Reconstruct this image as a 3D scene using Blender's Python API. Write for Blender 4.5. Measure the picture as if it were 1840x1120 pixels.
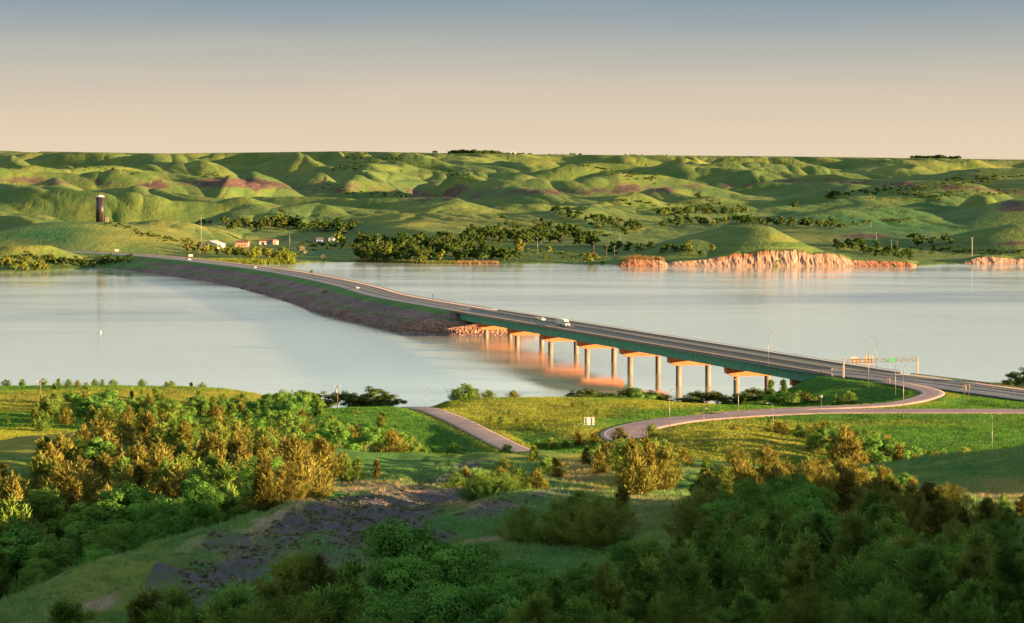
import bpy, math, random
import numpy as np
from mathutils import Vector, Matrix
for _o in list(bpy.data.objects):
    bpy.data.objects.remove(_o)
SC = bpy.context.scene
COL = SC.collection
random.seed(7)
RNG = np.random.RandomState(7)

# ---------------------------------------------------------------- camera
W0, H0, FPX, YH = 1840.0, 1120.0, 5200.0, 275.0      # photograph size, focal length in its pixels, horizon row
CAMZ = 92.0
TILT = math.atan((H0 / 2 - YH) / FPX)
cam_d = bpy.data.cameras.new("camera")
cam = bpy.data.objects.new("camera", cam_d)
COL.objects.link(cam)
cam.location = (0, 0, CAMZ)
cam.rotation_euler = (math.pi / 2 - TILT, 0, 0)
cam_d.sensor_width = 36
cam_d.lens = 36 * FPX / W0
cam_d.clip_start = 1
cam_d.clip_end = 60000
SC.camera = cam
CT, ST = math.cos(TILT), math.sin(TILT)

# ---------------------------------------------------------------- light
SUN_EL, SUN_AZ = math.radians(5.9), math.radians(22)     # azimuth: right of the camera, turned this much behind it
sdir = Vector((math.cos(SUN_AZ) * math.cos(SUN_EL), -math.sin(SUN_AZ) * math.cos(SUN_EL), math.sin(SUN_EL)))
sun_d = bpy.data.lights.new("sun", 'SUN')
sun_d.energy = 5.0
sun_d.angle = math.radians(0.6)
sun_d.color = (1.0, 0.61, 0.28)
sun = bpy.data.objects.new("sun", sun_d)
COL.objects.link(sun)
sun.rotation_euler = sdir.to_track_quat('Z', 'Y').to_euler()
world = bpy.data.worlds.new("World")
SC.world = world
world.use_nodes = True
wt = world.node_tree
for n in list(wt.nodes):
    wt.nodes.remove(n)
w_out = wt.nodes.new('ShaderNodeOutputWorld')
w_bg = wt.nodes.new('ShaderNodeBackground')
w_sky = wt.nodes.new('ShaderNodeTexSky')
w_sky.sky_type = 'NISHITA'
w_sky.sun_disc = False
w_sky.sun_elevation = SUN_EL
w_sky.sun_rotation = math.atan2(sdir.x, sdir.y)
w_sky.air_density = 1.2
w_sky.dust_density = 2.0
w_tc = wt.nodes.new('ShaderNodeTexCoord')
w_sep = wt.nodes.new('ShaderNodeSeparateXYZ')
w_ramp = wt.nodes.new('ShaderNodeValToRGB')
w_mr = wt.nodes.new('ShaderNodeMapRange')
w_mix = wt.nodes.new('ShaderNodeMix')
w_mix.data_type = 'RGBA'
wt.links.new(w_tc.outputs['Generated'], w_sep.inputs[0])
w_map = wt.nodes.new('ShaderNodeMapping'); w_map.inputs['Scale'].default_value = (3.0, 3.0, 40.0)
w_noi = wt.nodes.new('ShaderNodeTexNoise'); w_noi.inputs['Scale'].default_value = 1.6; w_noi.inputs['Detail'].default_value = 4
wt.links.new(w_tc.outputs['Generated'], w_map.inputs[0]); wt.links.new(w_map.outputs[0], w_noi.inputs['Vector'])
w_wob = wt.nodes.new('ShaderNodeMath'); w_wob.operation = 'MULTIPLY_ADD'; w_wob.inputs[1].default_value = 0.012
wt.links.new(w_noi.outputs['Fac'], w_wob.inputs[0]); wt.links.new(w_sep.outputs['Z'], w_wob.inputs[2])
w_sub = wt.nodes.new('ShaderNodeMath'); w_sub.operation = 'SUBTRACT'; w_sub.inputs[1].default_value = 0.006
wt.links.new(w_wob.outputs[0], w_sub.inputs[0])
wt.links.new(w_sub.outputs[0], w_mr.inputs['Value'])
w_mr.inputs['From Min'].default_value = -0.01
w_mr.inputs['From Max'].default_value = 0.70
wt.links.new(w_mr.outputs[0], w_ramp.inputs[0])
# colour of the evening sky by height above the horizon (z of the direction), blended with the Nishita sky; upper stops made up brighter to lift water and shade
SKY = [(-0.01, (.84, .68, .48)), (0.0, (.85, .70, .51)), (0.010, (.79, .66, .49)), (0.022, (.67, .585, .475)), (0.034, (.50, .50, .46)),
       (0.045, (.33, .39, .43)), (0.056, (.22, .32, .43)), (0.068, (.50, .58, .57)), (0.085, (.98, 1.06, .93)), (0.20, (1.0, 1.08, 1.0)), (0.34, (.74, .86, .86)), (0.7, (.50, .63, .66))]
EXPOSURE = 2.65
cr = w_ramp.color_ramp
while len(cr.elements) > 1:
    cr.elements.remove(cr.elements[-1])
for i, (z, c) in enumerate(SKY):
    p = (z + 0.01) / 0.71
    e = cr.elements[0] if i == 0 else cr.elements.new(p)
    e.position = p
    e.color = (c[0], c[1], c[2], 1)
w_mul = wt.nodes.new('ShaderNodeMix')
w_mul.data_type = 'RGBA'
w_mul.blend_type = 'MULTIPLY'
w_mul.inputs['Factor'].default_value = 1
SKY_STR = 0.06
SKY_K = 2 ** -EXPOSURE / SKY_STR
w_mul.inputs['B'].default_value = (SKY_K, SKY_K, SKY_K, 1)
wt.links.new(w_ramp.outputs[0], w_mul.inputs['A'])
w_mix.inputs['Factor'].default_value = 0.93
wt.links.new(w_sky.outputs[0], w_mix.inputs['A'])
wt.links.new(w_mul.outputs['Result'], w_mix.inputs['B'])
wt.links.new(w_mix.outputs['Result'], w_bg.inputs['Color'])
w_bg.inputs['Strength'].default_value = SKY_STR
wt.links.new(w_bg.outputs[0], w_out.inputs[0])
SC.view_settings.view_transform = 'Standard'
SC.view_settings.look = 'None'
SC.view_settings.exposure = EXPOSURE
SC.view_settings.gamma = 1.0
SC.cycles.max_bounces = 6
SC.cycles.transparent_max_bounces = 8

# ---------------------------------------------------------------- photograph pixel <-> world
def ray(px, py):
    dx = (np.asarray(px, float) - W0 / 2) / FPX
    dy = -(np.asarray(py, float) - H0 / 2) / FPX
    return dx, CT + dy * ST, -ST + dy * CT

def P(px, py, D):
    a, b, c = ray(px, py)
    k = D / b
    return (a * k, D, CAMZ + c * k)

def PZ(px, py, z=0.0):
    a, b, c = ray(px, py)
    k = (z - CAMZ) / c
    return (a * k, b * k, z)

def proj(x, y, z):
    dz = np.asarray(z, float) - CAMZ
    f = y * CT - dz * ST
    u = y * ST + dz * CT
    return W0 / 2 + FPX * x / f, H0 / 2 - FPX * u / f

def XP(px, D):
    return (px - W0 / 2) / FPX * D

# ---------------------------------------------------------------- numpy noise
_perm = np.random.RandomState(3).permutation(512)
_perm = np.concatenate([_perm, _perm, _perm])
_ang = np.random.RandomState(4).rand(512) * 2 * math.pi

def perlin(x, y, seed=0):
    x = np.asarray(x, float) + seed * 17.31
    y = np.asarray(y, float) + seed * 9.77
    xi = np.floor(x).astype(np.int64)
    yi = np.floor(y).astype(np.int64)
    xf, yf = x - xi, y - yi
    u = xf * xf * xf * (xf * (xf * 6 - 15) + 10)
    v = yf * yf * yf * (yf * (yf * 6 - 15) + 10)
    def g(ix, iy, fx, fy):
        h = _ang[_perm[(_perm[ix & 511] + iy) & 511]]
        return np.cos(h) * fx + np.sin(h) * fy
    a = g(xi, yi, xf, yf)
    b = g(xi + 1, yi, xf - 1, yf)
    c = g(xi, yi + 1, xf, yf - 1)
    d = g(xi + 1, yi + 1, xf - 1, yf - 1)
    return ((a + (b - a) * u) * (1 - v) + (c + (d - c) * u) * v) * 1.5

def fbm(x, y, o=4, seed=0, gain=.5):
    s, a, f = 0, 1.0, 1.0
    for i in range(o):
        s = s + a * perlin(x * f, y * f, seed + i * 3)
        a *= gain
        f *= 2.03
    return s

def sstep(a, b, x):
    t = np.clip((np.asarray(x, float) - a) / (b - a), 0, 1)
    return t * t * (3 - 2 * t)

def smax(a, b, k):
    h = np.clip(.5 + .5 * (a - b) / k, 0, 1)
    return b + (a - b) * h + k * h * (1 - h)

# ---------------------------------------------------------------- mesh / object helpers
def tag(o, label=None, cat=None, group=None, kind=None):
    if label: o['label'] = label
    if cat: o['category'] = cat
    if group: o['group'] = group
    if kind: o['kind'] = kind
    return o

def empty(name, loc=(0, 0, 0), rz=0.0):
    o = bpy.data.objects.new(name, None)
    o.location = loc
    o.rotation_euler = (0, 0, rz)
    o.empty_display_size = .5
    COL.objects.link(o)
    return o

def mesh_np(name, verts, faces, mats=(), smooth=False, attrs=None, matidx=None):
    """faces: an (n,k) int array or a list of such arrays"""
    me = bpy.data.meshes.new(name)
    verts = np.asarray(verts, dtype=np.float32)
    fl = faces if isinstance(faces, list) else [faces]
    fl = [np.asarray(f, dtype=np.int32) for f in fl if len(f)]
    me.vertices.add(len(verts))
    me.vertices.foreach_set('co', verts.ravel())
    loops = np.concatenate([f.ravel() for f in fl])
    sizes = np.concatenate([np.full(len(f), f.shape[1], dtype=np.int32) for f in fl])
    me.loops.add(len(loops))
    me.loops.foreach_set('vertex_index', loops)
    me.polygons.add(len(sizes))
    starts = np.concatenate([[0], np.cumsum(sizes)[:-1]]).astype(np.int32)
    me.polygons.foreach_set('loop_start', starts)
    me.polygons.foreach_set('loop_total', sizes)
    if smooth:
        me.polygons.foreach_set('use_smooth', np.ones(len(sizes), dtype=bool))
    for m in mats:
        me.materials.append(m)
    if matidx is not None:
        me.polygons.foreach_set('material_index', np.asarray(matidx, dtype=np.int32))
    if attrs:
        for k, v in attrs.items():
            at = me.attributes.new(k, 'FLOAT', 'POINT')
            at.data.foreach_set('value', np.asarray(v, dtype=np.float32).ravel())
    me.update(calc_edges=True)
    return me

def obj(name, me, parent=None):
    o = bpy.data.objects.new(name, me)
    COL.objects.link(o)
    if parent is not None:
        o.parent = parent
    return o

class MB:
    """collects boxes, tubes and prisms into one mesh"""
    def __init__(self):
        self.v, self.q, self.n = [], [], 0
    def add(self, v, q):
        v = np.asarray(v, float)
        self.v.append(v)
        self.q.append([[i + self.n for i in f] for f in q])
        self.n += len(v)
    def box(self, c, s, rz=0.0, axes=None):
        x, y, z = s[0] / 2, s[1] / 2, s[2] / 2
        v = np.array([(i * x, j * y, k * z) for i in (-1, 1) for j in (-1, 1) for k in (-1, 1)])
        if rz:
            ca, sa = math.cos(rz), math.sin(rz)
            v = np.stack([v[:, 0] * ca - v[:, 1] * sa, v[:, 0] * sa + v[:, 1] * ca, v[:, 2]], 1)
        if axes is not None:
            v = v @ np.asarray(axes, float)
        v = v + np.asarray(c, float)
        self.add(v, [(0, 1, 3, 2), (4, 6, 7, 5), (0, 4, 5, 1), (2, 3, 7, 6), (0, 2, 6, 4), (1, 5, 7, 3)])
    def tube(self, p0, p1, r0, r1=None, n=8, cap=True):
        self.path([p0, p1], [r0, r0 if r1 is None else r1], n, cap)
    def path(self, pts, rad, n=8, cap=True):
        pts = [Vector(p) for p in pts]
        if not hasattr(rad, '__len__'):
            rad = [rad] * len(pts)
        v = []
        for i, p in enumerate(pts):
            d = (pts[min(i + 1, len(pts) - 1)] - pts[max(i - 1, 0)]).normalized()
            a = d.cross(Vector((0, 0, 1)) if abs(d.z) < .9 else Vector((1, 0, 0))).normalized()
            b = d.cross(a)
            for k in range(n):
                t = 2 * math.pi * k / n
                v.append(p + (a * math.cos(t) + b * math.sin(t)) * rad[i])
        q = []
        for i in range(len(pts) - 1):
            for k in range(n):
                k2 = (k + 1) % n
                q.append((i * n + k, i * n + k2, (i + 1) * n + k2, (i + 1) * n + k))
        if cap:
            q.append(tuple(range(n - 1, -1, -1)))
            q.append(tuple((len(pts) - 1) * n + k for k in range(n)))
        self.add([tuple(p) for p in v], q)
    def prism(self, poly, depth_vec, origin=(0, 0, 0)):
        poly = [np.asarray(p, float) + np.asarray(origin, float) for p in poly]
        n = len(poly)
        d = np.asarray(depth_vec, float)
        v = poly + [p + d for p in poly]
        q = [tuple(range(n - 1, -1, -1)), tuple(range(n, 2 * n))]
        for i in range(n):
            j = (i + 1) % n
            q.append((i, j, n + j, n + i))
        self.add(v, q)
    def mesh(self, name, mat, smooth=False):
        v = np.concatenate(self.v)
        me = bpy.data.meshes.new(name)
        me.from_pydata([tuple(p) for p in v], [], [f for q in self.q for f in q])
        if mat: me.materials.append(mat)
        if smooth:
            for p in me.polygons: p.use_smooth = len(p.vertices) == 4
        me.update()
        return me
    def build(self, name, mat, parent=None, smooth=False):
        return obj(name, self.mesh(name, mat, smooth), parent)

# ---------------------------------------------------------------- materials
class NT:
    def __init__(self, name):
        self.m = bpy.data.materials.new(name)
        self.m.use_nodes = True
        self.t = self.m.node_tree
        self.b = self.t.nodes.get('Principled BSDF')
        self.out = self.t.nodes.get('Material Output')
    def n(self, typ, **kw):
        o = self.t.nodes.new('ShaderNode' + typ)
        for k, v in kw.items():
            if k in o.inputs: o.inputs[k].default_value = v
            else: setattr(o, k, v)
        return o
    def l(self, a, b):
        self.t.links.new(a, b)
    def noise(self, scale, detail=3, rough=.5, vec=None, dist=0):
        o = self.n('TexNoise')
        o.inputs['Scale'].default_value = scale
        o.inputs['Detail'].default_value = detail
        o.inputs['Roughness'].default_value = rough
        o.inputs['Distortion'].default_value = dist
        if vec is not None: self.l(vec, o.inputs['Vector'])
        return o.outputs['Fac']
    def ramp(self, fac, stops):
        o = self.n('ValToRGB')
        c = o.color_ramp
        while len(c.elements) > 1: c.elements.remove(c.elements[-1])
        for i, (p, col) in enumerate(stops):
            e = c.elements[0] if i == 0 else c.elements.new(p)
            e.position = p
            e.color = (*col, 1) if hasattr(col, '__len__') else (col, col, col, 1)
        self.l(fac, o.inputs[0])
        return o.outputs[0]
    def rng(self, fac, a, b, c=0.0, d=1.0):
        o = self.n('MapRange')
        for k, v in zip(('From Min', 'From Max', 'To Min', 'To Max'), (a, b, c, d)):
            o.inputs[k].default_value = v
        self.l(fac, o.inputs['Value'])
        return o.outputs[0]
    def mix(self, fac, a, b, mode='MIX'):
        o = self.n('Mix')
        o.data_type = 'RGBA'
        o.blend_type = mode
        for s, v in (('Factor', fac), ('A', a), ('B', b)):
            if isinstance(v, (int, float)): o.inputs[s].default_value = v if s == 'Factor' else (v, v, v, 1)
            elif isinstance(v, tuple): o.inputs[s].default_value = (*v, 1)
            else: self.l(v, o.inputs[s])
        return o.outputs['Result']
    def math(self, op, a, b=0.0):
        o = self.n('Math')
        o.operation = op
        for i, v in enumerate((a, b)):
            if isinstance(v, (int, float)): o.inputs[i].default_value = v
            else: self.l(v, o.inputs[i])
        return o.outputs[0]
    def attr(self, name):
        o = self.n('Attribute')
        o.attribute_name = name
        return o.outputs['Fac']
    def pos(self, sx=1, sy=1, sz=1, obj_space=False):
        m = self.n('Mapping')
        m.inputs['Scale'].default_value = (sx, sy, sz)
        if obj_space:
            self.l(self.n('TexCoord').outputs['Object'], m.inputs[0])
        else:
            self.l(self.n('NewGeometry').outputs['Position'], m.inputs[0])
        return m.outputs[0]
    def bump(self, h, strength=.5, dist=.1):
        o = self.n('Bump')
        o.inputs['Strength'].default_value = strength
        o.inputs['Distance'].default_value = dist
        self.l(h, o.inputs['Height'])
        self.l(o.outputs[0], self.b.inputs['Normal'])
    def fin(self, col=None, rough=.8, spec=.3, metal=0.0):
        if col is not None:
            if isinstance(col, tuple): self.b.inputs['Base Color'].default_value = (*col, 1)
            else: self.l(col, self.b.inputs['Base Color'])
        if isinstance(rough, (int, float)): self.b.inputs['Roughness'].default_value = rough
        else: self.l(rough, self.b.inputs['Roughness'])
        self.b.inputs['Specular IOR Level'].default_value = spec
        self.b.inputs['Metallic'].default_value = metal
        return self.m

def plain(name, col, rough=.6, metal=0.0, var=.25, scale=2.0, spec=.4):
    t = NT(name)
    f = t.noise(scale, 5, .65, t.pos(1, 1, .35))
    c = t.mix(t.rng(f, .3, .7), tuple(x * (1 - var) for x in col), tuple(min(1, x * (1 + var * .6)) for x in col))
    return t.fin(c, rough, spec, metal)

M = {}
M['concrete'] = plain('concrete', (.165, .14, .115), .85, 0, .22, .8)
M['cap_rust'] = plain('rust_stained_concrete', (.34, .12, .047), .85, 0, .3, .6)  # pier caps in an orange tone, mottled at random
M['girder'] = plain('teal_paint', (.08, .30, .21), .5, 0, .22, .25)
M['girder_red'] = plain('primer', (.16, .15, .10), .6)
M['white_paint'] = plain('white_paint', (.52, .52, .50), .4, 0, .06)
M['galv'] = plain('galvanised_steel', (.17, .165, .16), .45, .4, .15)
M['rust_rail'] = plain('weathered_rail', (.22, .17, .13), .7, .1, .2)
M['wood'] = plain('weathered_wood', (.13, .09, .06), .85, 0, .3, 3)
M['bark'] = plain('bark', (.10, .075, .055), .9, 0, .35, 6)
M['rubber'] = plain('rubber', (.02, .02, .02), .8, 0, .1)
M['glass_dark'] = plain('dark_glass', (.03, .035, .04), .08, 0, .05, 1, .6)
M['chrome'] = plain('chrome', (.6, .6, .6), .15, 1, .05)
M['sign_back'] = plain('aluminium_sign_back', (.22, .17, .135), .5, .1, .12)
M['sign_green'] = plain('green_sign', (.01, .16, .09), .4, 0, .08)
M['sign_white'] = plain('white_sign', (.40, .43, .43), .45, 0, .05)
M['roof_red'] = plain('red_roof', (.16, .06, .04), .8)
M['roof_grey'] = plain('grey_roof', (.30, .31, .33), .5)
M['roof_dark'] = plain('dark_roof', (.07, .07, .08), .8)
M['wall_pink'] = plain('pink_siding', (.42, .25, .19), .7, 0, .1)
M['wall_white'] = plain('white_siding', (.42, .41, .39), .7, 0, .1)
M['wall_blue'] = plain('blue_siding', (.18, .24, .42), .7, 0, .1)
M['silo'] = plain('dark_enamel_steel', (.022, .018, .02), .38, .1, .3, .15, .5)
M['mark_white'] = plain('road_paint', (.62, .60, .56), .7, 0, .15)
M['dark'] = plain('dark_opening', (.02, .02, .025), .5, 0, .1)
M['lamp_glass'] = plain('lamp_glass', (.7, .68, .6), .3, 0, .05)
# ================================================================ TERRAIN: near land
CPX = [  # ground points: pixel of the photograph and distance
    # left valley and wooded hillside
    (100, 1130, 325), (-60, 1080, 330), (250, 1075, 320), (380, 1040, 345), (480, 985, 380), (540, 930, 420),
    (0, 1000, 372), (200, 980, 385), (350, 950, 400), (0, 900, 425), (200, 880, 440), (380, 880, 445), (520, 895, 450),
    (0, 830, 455), (120, 805, 480), (300, 790, 500), (450, 800, 505), (600, 850, 500), (700, 862, 500), (-150, 830, 470), (-150, 1000, 380),
    (60, 790, 540), (300, 780, 560), (480, 800, 570), (0, 805, 560),
    (0, 785, 640), (120, 790, 640), (600, 830, 600), (760, 845, 590),
    (0, 745, 800), (100, 745, 820), (-150, 745, 830), (200, 752, 790), (300, 760, 770), (430, 775, 740), (560, 800, 700),
    (0, 700, 985), (-150, 700, 985), (150, 699, 975), (300, 701, 970), (400, 706, 960), (480, 710, 950), (500, 712, 940), (350, 725, 910), (250, 722, 900), (450, 735, 880),
    (540, 760, 860), (560, 735, 900), (620, 740, 880),
    # spur of bare shale
    (60, 1122, 215), (230, 1062, 248), (350, 1012, 290), (470, 937, 345), (560, 877, 400), (650, 868, 425), (720, 872, 428),
    (800, 872, 432), (500, 970, 315), (600, 1000, 285), (400, 1055, 240), (250, 1130, 205), (700, 930, 352), (800, 905, 380), (620, 920, 365),
    (750, 1000, 285), (880, 903, 350), (980, 908, 340), (850, 950, 300), (950, 1000, 262),
    # centre
    (900, 880, 410), (1000, 868, 425), (1000, 845, 468), (1080, 850, 455), (940, 838, 500), (870, 845, 520), (780, 862, 480),
    (990, 805, 560), (1060, 805, 565), (940, 822, 540), (1120, 830, 520), (1100, 806, 600), (1200, 845, 500), (1180, 815, 600),
    # near right forest hill
    (1150, 898, 320), (1090, 910, 310), (1220, 905, 315), (1150, 960, 265), (1100, 1010, 240),
    (1270, 940, 312), (1380, 942, 308), (1500, 945, 305), (1700, 950, 303), (1850, 948, 300), (1300, 905, 372), (1500, 905, 372), (1680, 905, 370), (1300, 990, 270), (1500, 1000, 260), (1700, 1010, 250),
    (1500, 1130, 195), (1200, 1120, 200), (1800, 1130, 195), (1400, 865, 430), (1600, 880, 420), (1680, 885, 400),
    (1700, 872, 400), (1760, 855, 410), (1840, 826, 430), (1950, 795, 450), (1840, 880, 360), (2100, 760, 450), (1750, 895, 370),
    (1640, 872, 560), (1800, 846, 560), (1500, 860, 540), (1950, 840, 560),
    # golden mound and the field behind it
    (1190, 790, 640), (1250, 777, 630), (1350, 770, 625), (1420, 781, 620), (1480, 803, 610), (1540, 835, 590), (1300, 812, 560), (1420, 830, 560), (1250, 832, 545), (1190, 820, 560),
    # knoll and lane hill
    (900, 715, 840), (1000, 713, 850), (1100, 719, 860), (1200, 723, 860), (1290, 728, 850), (800, 722, 830), (1000, 750, 790), (950, 792, 728), (1010, 772, 735), (1060, 800, 690),
    (590, 735, 800), (650, 733, 795), (720, 734, 805), (550, 770, 740), (620, 790, 720), (700, 770, 750), (800, 800, 715), (880, 828, 680), (850, 780, 740), (750, 830, 670), (700, 810, 700),
    (1040, 760, 745), (1060, 745, 790),
    # around the bridge end
    (1440, 726, 885), (1500, 727, 880), (1560, 712, 890), (1380, 735, 860), (1500, 690, 950), (1440, 702, 960), (1560, 695, 925),
    (1700, 693, 960), (1840, 698, 940), (1950, 700, 940), (1700, 690, 985), (1840, 690, 985),
]
CW = [  # world points x, y, z
    (0, 0, 88), (-60, 0, 86), (60, 0, 92), (0, 60, 77), (0, -70, 90), (0, 110, 69), (-40, 110, 66), (30, 110, 71), (0, 165, 62.5), (-25, 165, 60.5), (22, 160, 65),
    (-70, 150, 52), (-110, 250, 38), (-120, 350, 36), (-110, 60, 66), (-200, 0, 66), (-220, 300, 38), (-220, 500, 34), (-260, 700, 22), (-260, 900, 14),
    (75, 60, 93), (120, 0, 104), (200, -80, 118), (140, 120, 97), (90, 180, 76), (112, 215, 77), (175, 190, 84), (260, 120, 98), (130, 236, 75), (133, 272, 59), (140, 320, 55), (80, 300, 54), (200, 220, 80), (205, 262, 64), (210, 320, 57), (270, 300, 60), (340, 190, 84),
    (220, 420, 54), (330, 420, 62), (260, 600, 30), (400, 600, 34), (260, 800, 23), (400, 800, 24), (260, 950, 17), (400, 400, 62), (400, 0, 120), (500, -200, 120), (0, -250, 95), (-200, -250, 80), (300, -250, 120),
    (-330, 1045, -4), (-190, 1045, -4), (-100, 1030, -4), (-70, 1000, -3), (-40, 975, -3), (-20, 955, 0), (0, 955, -2), (20, 965, -1), (45, 985, -1), (70, 1030, -1), (100, 1050, -1), (130, 1060, -1), (200, 1060, -3), (330, 1060, -3),
    (-75, 965, 3), (-62, 930, 5), (-30, 905, 10),
    (-330, 1150, -10), (-150, 1150, -10), (0, 1150, -10), (150, 1150, -10), (400, 1150, -10), (90, 1000, 4), (62, 985, 2), (95, 965, 14),
]
for D_, z_ in ((690, 20.9), (720, 21), (760, 21), (790, 21)):      # the flat infield of the ramp
    for px_ in (1200, 1330, 1460, 1600, 1740, 1880, 2050):
        if D_ > 700 or px_ > 1300:
            CW.append((XP(px_, D_), D_, z_))
for px_ in (1500, 1600, 1700, 1840, 2000):
    CW.append((XP(px_, 655), 655, 22.0))
_c = [P(*q) for q in CPX] + CW
_c = np.array([[float(v) for v in q] for q in _c])
CPS = _c[:, :2] / 100.0
_CC = 0.16
def _ker(a, b):
    d2 = ((a[:, None, :] - b[None, :, :]) ** 2).sum(2)
    return np.sqrt(d2 + _CC * _CC)
_K = _ker(CPS, CPS)
_n = len(CPS)
_A = np.zeros((_n + 3, _n + 3))
_A[:_n, :_n] = _K - np.eye(_n) * 0.03
_A[:_n, _n] = 1; _A[:_n, _n + 1:] = CPS
_A[_n, :_n] = 1; _A[_n + 1:, :_n] = CPS.T
_w = np.linalg.solve(_A, np.concatenate([_c[:, 2], [0, 0, 0]]))

def _rbf(x, y):
    sh = np.shape(x)
    p = np.stack([np.ravel(x), np.ravel(y)], 1) / 100.0
    out = np.empty(len(p))
    for i in range(0, len(p), 20000):
        q = p[i:i + 20000]
        out[i:i + 20000] = _ker(q, CPS) @ _w[:_n] + _w[_n] + q @ _w[_n + 1:]
    return out.reshape(sh)

# ---- highway, bridge, causeway: one centre line.  left edge X = 354.1 - .26 D
HW = 12.2                                              # half width
def hw_line():
    pts = []
    t = np.array([.26, -1.0]); t /= np.linalg.norm(t)
    nrm = np.array([-t[1], t[0]])                      # points right (+x)
    E = np.array([(232, 640), (212, 700), (189, 767), (170, 816), (153.5, 858), (139.5, 888), (123, 925), (107, 956)], float)
    Td = np.gradient(E, axis=0); Td /= np.linalg.norm(Td, axis=1)[:, None]
    for k, (ex, ey) in enumerate(E):
        n_ = np.array([Td[k, 1], -Td[k, 0]])
        pts.append((ex + n_[0] * HW, ey + n_[1] * HW, 18.25 + max(0, 850 - ey) * .012))
    for D in np.arange(985, 1500, 20.0):
        pts.append((354.1 - .26 * D + nrm[0] * HW, D + nrm[1] * HW, 11.1 + .0129 * (1476 - D)))
    far = [(700, 532, 10.2), (640, 515, 10), (560, 497.5, 9.6), (480, 484, 9.2), (400, 474, 9), (320, 465, 8.8), (240, 458, 8.8), (150, 453.5, 9.5), (60, 450.5, 10.5), (-60, 447, 12)]
    for px, py, z in far:
        p = PZ(px, py, z)
        pts.append((float(p[0]), float(p[1]), z))
    return pts
def catmull(pts, step=6.0):
    pts = np.array(pts, float)
    P_ = np.vstack([2 * pts[0] - pts[1], pts, 2 * pts[-1] - pts[-2]])
    out = []
    for i in range(1, len(P_) - 2):
        a, b, c, d = P_[i - 1:i + 3]
        n = max(1, int(np.linalg.norm((c - b)[:2]) / step))
        for k in range(n):
            t = k / n
            out.append(.5 * ((2 * b) + (-a + c) * t + (2 * a - 5 * b + 4 * c - d) * t * t + (-a + 3 * b - 3 * c + d) * t ** 3))
    out.append(pts[-1])
    return np.array(out)
HWY = catmull(hw_line(), 8)
# smooth the far part
for _ in range(6):
    HWY[1:-1] = .25 * HWY[:-2] + .5 * HWY[1:-1] + .25 * HWY[2:]
RAMP_Z = 21.05
def gp(px, py, z=RAMP_Z):
    p = PZ(px, py, z)
    return (float(p[0]), float(p[1]), z)
# ramp road: from the right edge, along the field, round the loop on the left, back towards the camera
LOOP = catmull([gp(2150, 739.5), gp(1840, 738.7), (gp(1700, 738.5)), gp(1500, 738.5), gp(1400, 741.5), gp(1300, 747), gp(1220, 754), gp(1160, 764), gp(1128, 774), gp(1124, 784), gp(1150, 795), gp(1190, 806), gp(1280, 820)], 4)
# slip road: leaves the ramp, rises to the highway
SLIP = catmull([gp(1290, 743.5), gp(1400, 736.5), gp(1500, 731.5), gp(1580, 728, 20.9), gp(1632, 721.5, 20.6), gp(1665, 713, 20.2), (gp(1676, 705.5, 19.6)), gp(1655, 697.5, 19.0), gp(1605, 687.5, 18.3), gp(1540, 678, 17.6)], 4)
LANE = catmull([gp(1010, 838, 22.5), gp(960, 820, 21.8), gp(915, 802, 21.2), gp(868, 779, 21), gp(825, 757, 21.2), gp(783, 739.5, 21.4), gp(765, 734.5, 21.0), (gp(745, 731.5, 18)), (gp(730, 733, 14))], 4)

def near_line(line, x, y):
    """distance to the polyline, z of the nearest point, signed side"""
    sh = np.shape(x)
    q = np.stack([np.ravel(x), np.ravel(y)], 1)
    best = np.full(len(q), 1e9); zz = np.zeros(len(q)); side = np.zeros(len(q))
    for i in range(len(line) - 1):
        a, b = line[i], line[i + 1]
        d = b[:2] - a[:2]
        L2 = d @ d
        if L2 < 1e-9: continue
        t = np.clip(((q - a[:2]) @ d) / L2, 0, 1)
        pr = a[:2] + t[:, None] * d
        e = q - pr
        dist = np.sqrt((e ** 2).sum(1))
        m = dist < best
        best[m] = dist[m]
        zz[m] = (a[2] + t * (b[2] - a[2]))[m]
        side[m] = np.sign(d[0] * e[:, 1] - d[1] * e[:, 0])[m]
    return best.reshape(sh), zz.reshape(sh), side.reshape(sh)

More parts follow.
